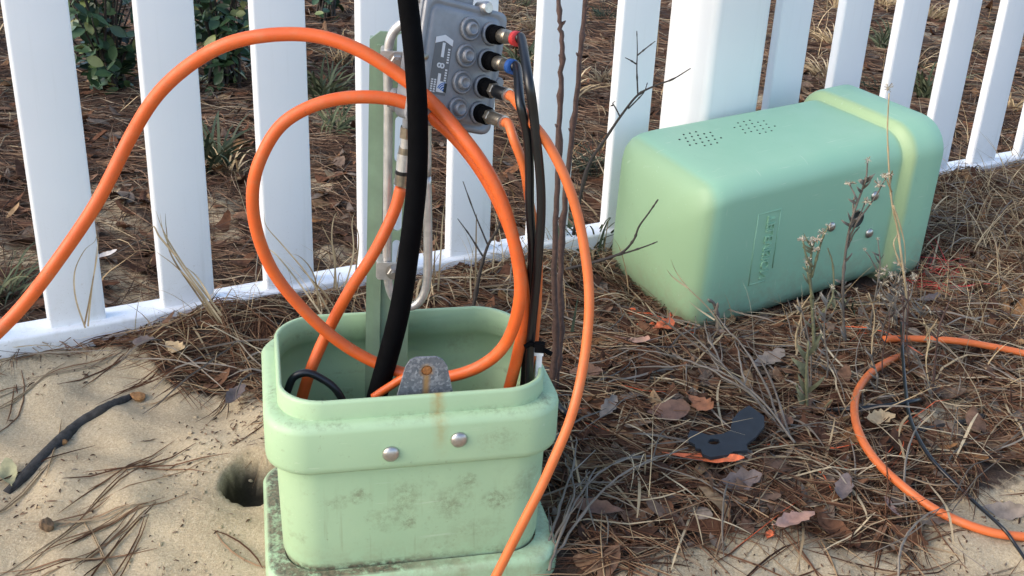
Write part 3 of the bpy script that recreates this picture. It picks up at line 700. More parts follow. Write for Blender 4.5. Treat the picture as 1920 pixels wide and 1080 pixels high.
seg(200, 238, 0.0050, M_ALU, 'fitting_body'); seg(238, 258, 0.0072, M_NICKEL, 'fitting_nut', 6); seg(258, 284, 0.0056, M_ZINC, 'fitting_neck'); seg(276, 288, 0.0066, M_NICKEL, 'fitting_ring')
seg(288, 322, 0.0072, M_ZINC, 'fitting_sleeve'); seg(319, 326, 0.0076, M_BLACKG, 'seal_ring'); seg(326, 346, 0.0074, M_NICKEL, 'fitting_end')
B_ = [(752, -120, .955), (764, -10, .96), (776, 110, .962), (783, 230, .965), (781, 340, .968), (771, 450, .972), (755, 550, .978), (735, 640, .985), (704, 750, .99), (690, 800, .995)]
cable('trunk_cable', 'thick flat black trunk cable curving down in front of the tap box into the pedestal', W(B_), [0.0088, 0.0090, 0.0096, 0.0104, 0.0104], M_BLACK, 'cable', 20)
cable('coaxial_cable', 'stubby black cable bending inside the left corner of the pedestal', W([(538, 735, .965), (550, 708, .97), (575, 700, .972), (603, 710, .972), (632, 732, .97), (655, 775, .97)]), 0.0040, M_BLACKG)
cable('coaxial_cable', 'thin orange cable poking up behind the steel tab inside the pedestal', W([(700, 745, .975), (730, 725, .975), (765, 705, .975), (800, 706, .975), (815, 735, .978), (820, 790, .98)]), 0.0042, M_ORANGE)
cable('coaxial_cable', 'loose orange cable end lying on the straw at the right', [gp(x, y, z) for x, y, z in ((1657, 636, .026), (1700, 635, .024), (1780, 638, .026), (1850, 647, .026), (1930, 665, .022), (2060, 700, .012))], 0.0050, M_ORANGE2)
cable('coaxial_cable', 'orange cable looping over the sand at the bottom right', [gp(x, y, z) for x, y, z in ((1712, 660, -.006), (1668, 676, .018), (1630, 702, .024), (1604, 745, .026), (1606, 800, .026), (1640, 862, .024), (1700, 917, .018), (1770, 963, .010), (1850, 996, .006), (1930, 1008, .005), (2080, 1015, .005))], 0.0052, M_ORANGE2)
cable('ground_wire', 'thin black wire snaking over the straw and the orange loop at the right', [gp(x, y, z) for x, y, z in ((1690, 600, .03), (1692, 650, .036), (1698, 730, .026), (1708, 790, .024), (1745, 860, .020), (1810, 925, .010), (1875, 985, .014), (1900, 1015, .006), (1930, 1060, .004))], [0.0019, 0.0026, 0.0022, 0.0018], M_BLACKG, 'wire')
cable('ground_wire', 'short piece of black cable crossing under the orange loop', [gp(x, y, z) for x, y, z in ((1540, 771, .004), (1590, 768, .020), (1650, 762, .020), (1715, 752, .018), (1735, 748, .0))], 0.0032, M_BLACKG, 'wire')
cable('ground_wire', 'black cable end curling out of the leaves right of the pedestal', [gp(x, y, z + .008) for x, y, z in ((1030, 735, .0), (1040, 748, .014), (1052, 765, .018), (1066, 778, .014), (1082, 782, .002))], 0.0042, M_BLACKG, 'wire')
# ties
mb = MB(); tp = [py(x, y, .972) for x, y in ((984, 650), (996, 645), (1008, 650), (1020, 656), (1034, 664))]
tube(mb, spline(tp, 4), 0.0026, 8); tp = py(1012, 650, .968); box(mb, tp[0] - .005, tp[0] + .005, tp[1] - .004, tp[1] + .004, tp[2] - .005, tp[2] + .004, 0.0015)
o = mb.build('cable_tie', M_BLACK, None, origin=tp, sharp=40); tag(o, 'black cable tie around the two black cables above the pedestal rim', 'cable tie')
mb = MB(); a = py(1009, 655, .985); b = py(1016, 706, .99)
box(mb, a[0] - .0055, a[0] + .0055, a[1] - .003, a[1] + .003, a[2] - .006, a[2] + .004, 0.001)
box(mb, a[0] - .0015, a[0] + .0045, a[1] - .001, a[1] + .001, b[2], a[2] - .005, 0.0006)
o = mb.build('cable_tie', M_TIE, None, origin=a, sharp=40); tag(o, 'white cable tie hanging over the right rim of the pedestal', 'cable tie')

# ================================================================ THE LID LYING ON ITS SIDE
CM = zrot(CORG, CYAW) @ Matrix.Rotation(R(-3.2), 4, 'Y') @ Matrix.Rotation(R(3.2), 4, 'X'); CMI = CM.inverted()
cov = empty('pedestal_cover', mat=CM)
tag(cov, 'long pale green plastic pedestal cover lying on its side by the fence', 'pedestal cover')
def yzring(x, hw, hh, r, cy, cz, n=8):
    k = 1 - float(sstep(0.05, 0.20, x))     # the roof end is cut aslant
    return [(x + k * (0.0214 * p[0] / 0.262 + 0.009 * p[1] / 0.23), p[0], p[1]) for p in rrect(2 * hw, 2 * hh, r, n, cy, cz)]
def cs(x):                         # half width, half height, centre at x along the lid
    t = x / 0.41
    return 0.132 - 0.013 * t, 0.127 + 0.005 * t, 0.131 - .003 * t, 0.109 + .003 * t
def tele(x, y):                    # a picture point on the lettered side, in the lid's own frame
    o_, d_ = CMI @ Vector(CAM), (CMI.to_3x3() @ Vector(ray(x, y))); q = 0.2
    for _ in range(5): P = o_ + d_ * ((cs(q)[2] - cs(q)[0] - o_.y) / d_.y); q = P.x
    return P
def topside(x, y):
    o_, d_ = CMI @ Vector(CAM), (CMI.to_3x3() @ Vector(ray(x, y))); q = 0.2
    for _ in range(5): P = o_ + d_ * ((cs(q)[3] + cs(q)[1] - o_.z) / d_.z); q = P.x
    return P
mb = MB(); rg = []
for x, k, r in ((-0.024, 0.030, .02), (-0.0236, 0.15, .03), (-0.021, 0.40, .05), (-0.0155, 0.65, .05), (-0.010, 0.79, .045), (-0.004, 0.88, .040), (0.003, 0.938, .037), (0.013, 0.976, .035), (0.028, 0.995, .033), (0.052, 1.0, .032)):
    hw, hh, cy, cz = cs(x); rg.append(yzring(x, hw * k, hh * k, r * max(k, .2), cy, cz))
for x in (0.10, 0.16, 0.22, 0.30, 0.37):
    hw, hh, cy, cz = cs(x); rg.append(yzring(x, hw, hh, .031 + .011 * x / .4, cy, cz))
hw, hh, cy, cz = cs(0.41)
loft(mb, rg + [yzring(0.412, hw + .001, hh + .001, .046, cy, cz)], 0, True, False); mb.build('shell', M_COVER, cov)
mb = MB()
rg = [yzring(x, hw + d, hh + d, .046 + d * .6, cy, cz) for x, d in ((0.405, -.001), (0.410, .0015), (0.414, .006), (0.418, .011), (0.423, .014), (0.431, .0152), (0.46, .0158), (0.485, .016), (0.488, .0145), (0.488, .010), (0.47, .006), (0.43, .002), (0.40, -.008), (0.38, -.010))]
loft(mb, rg); mb.build('skirt', M_COVER, cov)
FY = lambda x: cs(x)[2] - cs(x)[0]
# breather holes on the upper side
for (cxp, cyp) in ((1313, 260), (1415, 238)):
    mb = MB(); c0 = topside(cxp, cyp)
    for i in range(-3, 4):
        for j in range(-2, 3):
            hx = c0.x + i * 0.0125 + (0.0062 if j % 2 else 0); hy = c0.y + j * 0.0135
            if ((hx - c0.x) / 0.036) ** 2 + ((hy - c0.y) / 0.030) ** 2 > 1.05: continue
            c_ = cs(hx); lathe(mb, [(0.0016, -0.002), (0.0016, 0.0006)], 8, 0, Matrix.Translation((hx, hy, c_[3] + c_[1])))
    mb.build('vent_holes', M_DARK, cov)
# dome bolts and the lock cup on the lettered side
for (xp, yp, r, mt, nm) in ((1640, 367, 0.0085, M_STEEL, 'bolt'), (1629, 437, 0.0085, M_STEEL, 'bolt'), (1558, 425, 0.0085, M_STEEL, 'bolt'), (1606, 411, 0.0145, M_DARK, 'lock_cup')):
    mb = MB(); Q = tele(xp, yp)
    prof = [(r, -0.003), (r, 0.001)] + [(r * math.cos(a), 0.001 + 0.0045 * math.sin(a)) for a in (0.3, 0.7, 1.1, 1.4)] if nm == 'bolt' else [(r, -0.003), (r, 0.0018), (r * 0.88, 0.0018), (r * 0.82, 0.0008), (0.002, 0.0008)]
    lathe(mb, prof, 24, 0, axis_to((Q.x, Q.y, Q.z), (0, -1, 0))); mb.build(nm, mt, cov, sharp=60)
FY = lambda x: cs(x)[2] - cs(x)[0]
# raised lettering: as in the photograph it reads mirrored
v, f = text_mesh('TELEVISION', 0.0228, 0.0026)
TL, TRr, BL = tele(1421, 406), tele(1466, 387), tele(1406, 535); LT, LB = tele(1445, 404), tele(1432, 520); LC = (LT + LB) / 2; xs_ = [p[0] for p in v]; sc = (LT.z - LB.z) / (max(xs_) - min(xs_))
MT = Matrix(((0.0, -1, 0, LC.x), (0, 0, -1, LC.y - 0.0005), (-1, 0, 0, LC.z), (0, 0, 0, 1)))   # text x -> down, text y -> toward the roof end
mb = MB(); mb.add([(p[0] * sc, p[1] * 1.0, p[2]) for p in v], f, 0, False, MT); mb.build('lettering', M_COVER, cov)
mb = MB(); a0, a1, b0, b1, t = TL.x, TRr.x, BL.z, (TL.z + TRr.z) / 2, 0.0014
for (p, q, s, w_) in ((a0, a0 + t, b0, b1), (a1 - t, a1, b0 + 0.02, b1), (a0, a1, b1 - t, b1), (a0, a0 + 0.035, b0, b0 + t)):
    yy = FY((p + q) / 2); box(mb, p, q, yy - 0.0010, yy + 0.003, s, w_, 0.0004)
mb.build('lettering_frame', M_COVER, cov)

# ================================================================ SMALL THINGS ON THE GROUND
def crop(pts, sx, ox, oy): return [(ox + x / sx, oy + y / sx) for x, y in pts]
pl_ = [(664, 572), (660, 552), (668, 533), (700, 539), (738, 552), (790, 548), (818, 536), (826, 498), (850, 470), (888, 449), (944, 488), (946, 524), (912, 562), (880, 585), (884, 608), (830, 611), (812, 622), (745, 630), (716, 618), (708, 600), (690, 598), (686, 584)]
pl_ = [(960 + x / 2, 540 + y / 2) for x, y in pl_]
zt = 0.030 + gz(*pz(1350, 825, 0.0)[:2]); org = pz(1350, 825, zt)
poly = [tuple((pz(x, y, zt) - org)[:2]) for x, y in pl_][::-1]
hl = [tuple((pz(x, y, zt) - org)[:2]) for x, y in crop([(410, 640), (440, 600), (500, 590), (560, 605), (575, 645), (530, 670), (450, 665)], 7.2, 1270, 740)]
if sum(poly[i][0] * poly[(i + 1) % len(poly)][1] - poly[(i + 1) % len(poly)][0] * poly[i][1] for i in range(len(poly))) < 0: poly = poly[::-1]
mb = MB(); prism(mb, poly, -0.004, 0.0, [hl]); o = mb.build('plastic_bracket', M_SLATE, None); o.location = org; o.rotation_euler = (R(2), R(-1), 0)
M_SLATE.node_tree.nodes['Principled BSDF'].inputs['Roughness'].default_value = 0.65
tag(o, 'flat black plastic bracket lying among the dead leaves', 'bracket')

def stick(name, label, pts, r, mat, cat='stick', dz=None, group=None, rough=0.15, knots=0):
    P = spline([gp(x, y, (r if np.isscalar(r) else max(r)) * 0.6 if dz is None else dz) for x, y in pts], 8)
    K = len(P); rad = (np.full(K, r) if np.isscalar(r) else np.interp(np.linspace(0, 1, K), np.linspace(0, 1, len(r)), r)) * (1 + rough * rng.normal(size=K))
    mb = MB(); tube(mb, P, rad, 9); o = mb.build(name, mat, None, origin=P[0]); return tag(o, label, cat, group)
stick('charred_stick', 'blackened stick lying on the bare sand at the left', [(12, 925), (60, 880), (105, 835), (150, 795), (200, 765), (245, 745)], [0.005, 0.008, 0.0085, 0.0075, 0.0072, 0.005], M_CHAR, dz=-0.0012, rough=0.05)
stick('dead_branch', 'dark thin branch on the sand at the right edge', [(1930, 735), (1870, 770), (1820, 790), (1760, 800), (1700, 812)], [0.005, 0.0055, 0.005, 0.004, 0.003], M_CHAR)
def chunk(name, label, x, y, s, mat, cat, seed, flat=0.6, yaw=0.0):
    bm = bmesh.new(); bmesh.ops.create_icosphere(bm, subdivisions=3, radius=1)
    rs = np.random.default_rng(seed); D = rs.normal(size=(9, 3)); D /= np.linalg.norm(D, axis=1)[:, None]; off = rs.uniform(.55, .95, 9)
    for vv in bm.verts:
        p = np.array(vv.co)
        for d, k in zip(D, off):
            t = p @ d
            if t > k: p = p - d * (t - k) * 0.85
        p = p * (1 + 0.05 * math.sin(9 * p[0] + 3 * p[1]) + 0.04 * math.sin(14 * p[2] + 5))
        vv.co = (p[0] * s[0], p[1] * s[1], p[2] * s[2])
    me = bpy.data.meshes.new(name); bm.to_mesh(me); bm.free(); me.materials.append(mat)
    o = bpy.data.objects.new(name, me); C.objects.link(o); P = gp(x, y); o.location = (P[0], P[1], P[2] + s[2] * flat); o.rotation_euler = (0.1, 0.1, yaw)
    return tag(o, label, cat)
chunk('bark_chip', 'orange brown bark chip at the upper end of the blackened stick', 259, 748, (.012, .009, .005), M_BARK, 'bark', 3)
chunk('bark_chip', 'small orange brown bark chip halfway along the blackened stick', 116, 832, (.007, .005, .004), M_BARK, 'bark', 5)
chunk('seed_pod', 'brown dry seed pod on the sand at the bottom left', 87, 992, (.009, .008, .009), simple('pod_brown', (0.16, 0.10, 0.055), 0.8, 0, .5, 200, .8, .002), 'seed pod', 8)
for i, (x, y) in enumerate(((200, 488), (20, 640), (1750, 742))):
    pass

# ---- leaves one can point at
def leaf_mesh(name, L, Wd, curl, lobes, seed, mat, fold=0.15):
    rs = np.random.default_rng(seed); nt, ns = 17, 5; v = []; f = []
    for i in range(nt):
        t = i / (nt - 1); wdt = Wd * (math.sin(math.pi * min(1, t * 0.97 + 0.02)) ** 0.75) * (1 - lobes * 0.5 * (1 + math.cos(t * 2 * math.pi * 4.0)) * (0.35 + 0.65 * t)) * (0.75 + 0.4 * t) + 0.0006
        for j in range(ns):
            s = (j - (ns - 1) / 2) / ((ns - 1) / 2)
            a = curl * (t - 0.4); z = L * (a * (t - 0.4)) * 0.9 + abs(s) * wdt * fold + 0.10 * wdt * math.sin(7 * t + 2 * s + seed) + s * wdt * 0.25 * math.sin(4 * t + seed)
            v.append((L * (t - 0.5), s * wdt / 2 * (1 - .1 * abs(s)), z))
    for i in range(nt - 1):
        for j in range(ns - 1): k = i * ns + j; f.append((k, k + 1, k + ns + 1, k + ns))
    mb = MB(); mb.add(v, f); b = len(mb.v)
    st = MB(); tube(mb, [(-L * .5, 0, v[2][2] + .0003), (-L * .62, 0, v[2][2] + 0.002)], 0.0006, 5)
    return mb.build(name, mat)
def lc(name, c, v=0.3): return simple(name, c, 0.7, 0, v, 90, 0.5, 0.001)
L_BR = lc('leaf_brown', (0.14, 0.075, 0.05)); L_RU = lc('leaf_russet', (0.25, 0.10, 0.045)); L_GR = lc('leaf_grey', (0.21, 0.17, 0.135)); L_PU = lc('leaf_purple_grey', (0.13, 0.098, 0.088)); L_TN = lc('leaf_tan', (0.34, 0.25, 0.14)); L_BL = lc('leaf_pale', (0.45, 0.42, 0.40)); L_OR = lc('leaf_painted', (0.62, 0.14, 0.05), .5); L_PK = lc('leaf_pink', (0.33, 0.19, 0.14))
LEAVES = [(1440, 675, .062, .034, L_GR, 'pale grey oak leaf on the straw in front of the cover', 40), (1250, 775, .060, .040, L_BR, 'mottled brown leaf left of the russet leaf', 10), (1315, 760, .050, .028, L_RU, 'smooth russet leaf just above the black bracket', -60),
          (1385, 905, .055, .030, L_PU, 'purple grey leaf on the litter below the black bracket', 15), (1120, 955, .060, .026, L_BR, 'curled brown leaf low down right of the pedestal', -20), (1490, 975, .055, .030, L_PK, 'pinkish brown leaf at the edge of the bottom sand', 30), (1580, 918, .045, .024, L_PU, 'dark purple leaf near the orange loop', 70),
          (1190, 640, .050, .026, L_PK, 'folded rosy brown leaf under the round end of the cover', -30), (1140, 765, .044, .022, L_GR, 'weathered grey leaf between the arching orange cable and the litter', 60), (1670, 955, .036, .022, L_PK, 'small pink leaf beside the orange loop on the sand', 100), (1650, 785, .042, .026, L_TN, 'blotched tan leaf inside the orange loop', 20),
          (440, 740, .050, .024, L_PU, 'grey purple leaf hanging at the straw edge left of the pedestal', 80), (200, 478, .034, .018, L_BL, 'whitish leaf between the two leftmost pickets in view', 30), (1325, 860, .085, .018, L_OR, 'leaf sprayed orange below the black bracket', -4), (1245, 612, .050, .026, L_OR, 'orange sprayed leaf under the corner of the cover', 50),
          (1470, 790, .040, .020, L_BR, 'brown leaf right of the black bracket', -70), (1100, 700, .046, .026, L_BR, 'brown leaf beside the sapling stems', -10), (1810, 640, .040, .020, L_BR, 'brown leaf behind the loose cable end', 5), (15, 890, .040, .022, lc('leaf_pale_green', (0.26, 0.25, 0.14)), 'pale green brown leaf at the left edge of the sand', 120),
          (1442, 1003, .014, .010, L_OR, 'tiny orange sprayed leaf scrap on the bottom sand', 60), (1740, 560, .06, .016, L_PU, 'long grey leaf blade behind the asters', 35), (1880, 960, .05, .026, L_GR, 'grey leaf inside the bottom right corner', 0), (330, 655, .045, .024, L_TN, 'tan leaf on the straw heap at the fence', -40), (270, 640, .03, .02, L_PU, 'small dark leaf on the straw heap at the fence', 10)]
for i, (x, y, L, Wd, mt, lab_, yw) in enumerate(LEAVES):
    o = leaf_mesh('oak_leaf', L, Wd, random.uniform(0.2, 0.7), random.choice((0.15, 0.3, 0.45)), i + 3, mt)
    P = gp(x, y, 0.018 if litter(np.array([gp(x, y)[0]]), np.array([gp(x, y)[1]]))[0] > 0.5 else 0.004); o.location = P; o.rotation_euler = (R(random.uniform(5, 25)), R(random.uniform(-12, 12)), R(yw))
    tag(o, lab_, 'leaf')

# ================================================================ PLANTS
def twig_mb(mb, pts3, r0, r1, knots=0, n=7, mi=0, seg=6, jitter=0.0):
    P = spline(pts3, seg); K = len(P)
    if jitter: P[1:-1] += rng.normal(size=(K - 2, 3)) * jitter
    rad = np.linspace(r0, r1, K)
    if knots:
        for k in rng.choice(np.arange(2, K - 1), min(knots, K - 3), replace=False): rad[k] *= 1.45
    tube(mb, P, rad, n, mi); return P
def strip(mb, pts3, w, mi=0, fold=0.0):
    """a grass blade: two-sided strip that tapers to a point"""
    P = np.array(pts3, float); K = len(P); T = np.gradient(P, axis=0); v = []; f = []
    side0 = np.cross(T[0], [0.3, -0.9, 0.35]); side0 /= max(np.linalg.norm(side0), 1e-6)
    for k in range(K):
        ww = w * (1 - (k / (K - 1)) ** 2 * 0.92)
        v += [tuple(P[k] - side0 * ww / 2), tuple(P[k] + side0 * ww / 2)]
    for k in range(K - 1): f.append((2 * k, 2 * k + 1, 2 * k + 3, 2 * k + 2))
    mb.add(v, f, mi, True)
def plant(name, label, cat, mb, mats, origin, group=None):
    o = mb.build(name, mats, None, origin=origin); return tag(o, label, cat, group)
# two bare sapling stems
for (pts, Y, lab_) in (([(1032, 760), (1042, 640), (1040, 480), (1046, 330), (1051, 180), (1054, 90), (1050, 40), (1046, -40), (1050, -140)], 1.27, 'left one of two bare brown sapling stems beside the pedestal, standing nearly straight'),
                       ([(1038, 762), (1050, 640), (1052, 480), (1063, 330), (1080, 190), (1090, 80), (1097, 10), (1100, -60), (1110, -150)], 1.29, 'right one of two bare brown sapling stems beside the pedestal, leaning right')):
    mb = MB(); P = [py(x, y, Y) for x, y in pts]; Q = twig_mb(mb, P, 0.0040, 0.0021, 9, 8, 0, 7, 0.0006)
    for k in range(9, len(Q) - 3, 8):
        d = np.array([random.choice((-1, 1)) * 0.6, -0.3, 0.7]); tube(mb, [Q[k], Q[k] + d * 0.004, Q[k] + d * 0.0075], [0.0021, 0.0019, 0.0007], 6)
    plant('sapling_stem', lab_, 'sapling', mb, M_TWIG, P[0], 'bare sapling stems by the pedestal')
# forked twig in front of the picket left of the post
mb = MB(); T = lambda l: [py(x, y, 1.72) for x, y in l]
twig_mb(mb, T([(1075, 440), (1100, 320), (1138, 256), (1165, 216), (1196, 178), (1230, 160), (1262, 148), (1295, 128)]), 0.0030, 0.0008, 6)
for l in ([(1196, 178), (1194, 130), (1195, 95), (1194, 58)], [(1195, 104), (1212, 90), (1229, 77)], [(1193, 120), (1182, 113), (1172, 108)], [(1163, 220), (1154, 202), (1149, 194), (1153, 190)], [(1178, 204), (1196, 186), (1208, 172), (1214, 155)], [(1150, 197), (1144, 199)]):
    twig_mb(mb, T(l), 0.0013, 0.0006, 2)
plant('bare_twig', 'bare forked twig rising in front of the picket left of the thick post', 'twig', mb, M_DTWIG, T([(1075, 440)])[0])
mb = MB(); T = lambda l: [py(x, y, 1.50) for x, y in l]
twig_mb(mb, T([(1060, 505), (1120, 490), (1165, 474), (1188, 450), (1198, 425), (1216, 400), (1234, 374)]), 0.0022, 0.0010, 6)
twig_mb(mb, T([(1150, 480), (1180, 472), (1210, 462), (1233, 453)]), 0.0016, 0.0008, 4)
plant('bare_twig', 'dark forked twig crossing the round end of the lid', 'twig', mb, M_DTWIG, T([(1060, 505)])[0])
mb = MB(); T = lambda l: [py(x, y, 1.45) for x, y in l]
twig_mb(mb, T([(885, 590), (900, 510), (915, 460), (935, 425), (942, 385)]), 0.0028, 0.0012, 4)
twig_mb(mb, T([(915, 460), (890, 400), (868, 340)]), 0.0013, 0.0006, 2); twig_mb(mb, T([(905, 480), (880, 440), (858, 410)]), 0.0014, 0.0006, 2)
plant('bare_twig', 'dark twig standing in the dry grass behind the coiled orange conduit', 'twig', mb, M_DTWIG, T([(885, 590)])[0])

# dry asters with downy heads
def head(mb, P, r, mi, n=20, down=False):
    P = np.array(P)
    for k in range(n):
        d = rng.normal(size=3); d[2] = -abs(d[2]) if down else d[2] * 0.8 + 0.3; d /= np.linalg.norm(d)
        s = np.cross(d, rng.normal(size=3)); s /= np.linalg.norm(s); L = r * random.uniform(.7, 1.15)
        mb.add([tuple(P + d * L * .1 - s * r * .05), tuple(P + d * L * .1 + s * r * .05), tuple(P + d * L + s * r * .10), tuple(P + d * L * 1.05 - s * r * .10)], [(0, 1, 2, 3)], mi, False)
    lathe(mb, [(r * .12, -r * .5), (r * .28, -r * .2), (r * .22, r * .1)], 8, 0, Matrix.Translation(Vector(P)))
def aster(label, Y, stems, heads, leaves, r0=0.0022, mats=None, name='dry_aster', group=None):
    st = MB(); T = lambda l: [py(x, y, Y + random.uniform(-.006, .006)) for x, y in l]
    base = None
    for i, l in enumerate(stems):
        P = T(l); base = P[0] if base is None else base
        twig_mb(st, P, r0 if i == 0 else r0 * .6, r0 * .45 if i == 0 else r0 * .3, 3, 7, 0)
    for (x, y, dx, dy, w) in leaves:
        a = py(x, y, Y); b = py(x + dx * .6, y + dy * .5, Y - .006); c_ = py(x + dx, y + dy, Y - .003); strip(st, spline([a, b, c_], 4), w, 0)
    root = empty(name, base); tag(root, label, 'dry aster' if name == 'dry_aster' else 'dry weed', group)
    o = st.build('stem', mats or M_GSTEM, root); o.data.transform(Matrix.Translation(-Vector(base)))
    if heads:
        for (x, y, r) in heads:
            hb = MB(); head(hb, py(x, y, Y), r * .85, 0, 24, False)
            o = hb.build('seed_head', M_FLUFF, root); o.data.transform(Matrix.Translation(-Vector(base)))
rl = lambda pts, n, s, w: [(np.interp(t, np.linspace(0, 1, len(pts)), [p[0] for p in pts]), np.interp(t, np.linspace(0, 1, len(pts)), [p[1] for p in pts]), random.choice((-1, 1)) * random.uniform(.4, 1) * s, -random.uniform(.3, 1.3) * s, w) for t in np.random.default_rng(n).uniform(.05, .9, n)]
S1 = [(1527, 720), (1526, 640), (1522, 560), (1519, 515), (1522, 470), (1528, 450)]
aster('greenish dry aster with brown fluffy heads in front of the lid middle', 1.42, [S1, [(1522, 520), (1535, 470), (1545, 440), (1553, 425)], [(1524, 500), (1512, 480), (1506, 452)], [(1525, 560), (1516, 520), (1512, 492)], [(1530, 600), (1560, 560), (1562, 500), (1552, 465)]],
      [(1506, 449, .009), (1520, 452, .008), (1532, 448, .010), (1543, 436, .008), (1556, 424, .007), (1513, 490, .009), (1528, 468, .008)], rl(S1, 12, 22, .004), .0030, M_OLIVE)
S2 = [(1590, 700), (1582, 620), (1580, 540), (1586, 470), (1595, 420), (1604, 390), (1616, 358), (1624, 335), (1627, 298)]
aster('tall dark dry aster with small white stars, rising in front of the lid bolts', 1.46, [S2, [(1588, 455), (1608, 415), (1625, 392), (1642, 368), (1655, 345), (1664, 330)], [(1600, 400), (1600, 378), (1603, 368), (1596, 352), (1593, 345)], [(1612, 368), (1618, 350), (1622, 333)], [(1590, 440), (1596, 425), (1611, 405), (1622, 380)], [(1586, 470), (1600, 440), (1612, 425)]],
      [(1594, 344, .009), (1648, 346, .010), (1624, 378, .0085), (1660, 330, .008), (1627, 300, .006)], rl(S2, 26, 18, .0045), .0024)
S3 = [(1700, 580), (1698, 540), (1690, 480), (1683, 430), (1674, 390), (1669, 350), (1666, 300), (1664, 240), (1667, 175)]
aster('tallest thin tan stalk with one downy tip, before the yellowed band of the lid', 1.52, [S3, [(1669, 345), (1673, 320)], [(1672, 360), (1662, 335), (1660, 325)], [(1675, 385), (1690, 430), (1697, 470), (1696, 520)], [(1690, 500), (1676, 460), (1682, 440)]], [(1665, 165, .009), (1669, 328, .006)], [], .0021, M_TAN, 'dry_stalk')
S4 = [(1676, 640), (1680, 590), (1676, 550), (1682, 512)]
aster('low bushy dry aster covered in white down at the lid open end', 1.52, [S4, [(1678, 580), (1655, 545), (1645, 515)], [(1678, 570), (1690, 530), (1697, 500)], [(1678, 590), (1705, 560), (1712, 528)], [(1680, 600), (1660, 570), (1650, 556)]],
      [(x + random.uniform(-5, 5), y + random.uniform(-5, 5), .009) for x, y in ((1645, 513), (1660, 505), (1682, 497), (1697, 500), (1690, 518), (1655, 527), (1668, 520), (1710, 525), (1703, 538), (1690, 545), (1672, 540), (1650, 556))], rl(S4, 14, 25, .003), .0024)
S5 = [(1519, 905), (1517, 840), (1514, 780), (1512, 700), (1516, 640)]
aster('leafy grey weed stalk standing left of the orange loop', 1.28, [S5, [(1516, 800), (1500, 740), (1494, 720)], [(1517, 840), (1535, 780), (1560, 750)]], [], rl(S5, 16, 34, .0075), .0028, M_OLIVE, 'dry_weed')
S6 = [(1420, 885), (1398, 835), (1390, 790), (1388, 735)]
aster('short olive weed stem growing through the black bracket', 1.30, [S6, [(1398, 838), (1404, 800), (1408, 775)]], [], [(1402, 842, -65, -10, .006), (1396, 825, -30, -12, .004)] + rl(S6, 8, 16, .004), .0022, M_OLIVE, 'dry_weed')
S7 = [(1712, 870), (1700, 800), (1690, 730), (1688, 690), (1694, 600), (1692, 560)]
aster('thin brown weed stem standing where the black wire meets the loose cable end', 1.42, [S7, [(1692, 740), (1672, 700), (1660, 670)]], [], rl(S7, 8, 20, .003), .0018, M_TWIG, 'dry_weed')
S9 = [(1640, 690), (1632, 620), (1640, 560), (1650, 500), (1646, 450)]
aster('thin grey brown weed with tiny buds, right of the tall dark aster', 1.49, [S9, [(1640, 560), (1655, 530), (1668, 515)], [(1646, 510), (1630, 480), (1622, 470)], [(1634, 610), (1615, 570), (1606, 545)]], [(1646, 448, .004), (1622, 468, .004), (1606, 543, .004)], rl(S9, 12, 18, .003), .0016)
S10 = [(1555, 800), (1548, 740), (1552, 680), (1545, 620), (1552, 560), (1560, 540)]
aster('slender dry weed between the leafy grey stalk and the tall dark aster', 1.36, [S10, [(1550, 700), (1570, 660), (1576, 630)], [(1546, 630), (1532, 600), (1528, 580)]], [(1560, 538, .005), (1528, 578, .004)], rl(S10, 14, 20, .0035), .0017)
for i in range(13):
    bx, by = random.uniform(1480, 1760), random.uniform(640, 760); hh = random.uniform(70, 190); ln = random.uniform(-35, 35)
    Sx = [(bx, by), (bx + ln * .2 + random.uniform(-6, 6), by - hh * .4), (bx + ln * .6 + random.uniform(-8, 8), by - hh * .75), (bx + ln, by - hh)]
    Yb = float(gp(bx, by)[1]); k = random.uniform(.5, .8); q = (bx + ln * k, by - hh * k)
    aster('thin bare dry weed stem in the tangle of weeds before the lid', Yb, [Sx, [q, (q[0] + random.choice((-1, 1)) * random.uniform(10, 26), q[1] - random.uniform(20, 45))]], [], rl(Sx, random.randint(4, 12), 18, .0026), random.uniform(.0011, .0018), random.choice((M_GSTEM, M_TAN, M_TWIG)), 'dry_weed', 'thin weed stems before the lid')
S11 = [(1730, 700), (1722, 640), (1726, 590), (1735, 545)]
aster('short tangled dry weed at the lower right corner of the lid', 1.55, [S11, [(1724, 620), (1745, 590), (1756, 570)], [(1724, 610), (1708, 580), (1700, 566)]], [], rl(S11, 14, 24, .003), .0018)
S8 = [(1350, 640), (1344, 600), (1338, 565), (1332, 560)]
aster('short grey broken stem in front of the nearest corner of the lid', 1.47, [[(1352, 655), (1347, 610), (1340, 572), (1328, 562)], [(1342, 590), (1346, 568)]], [], [], .0042, M_GSTEM, 'broken_stem')
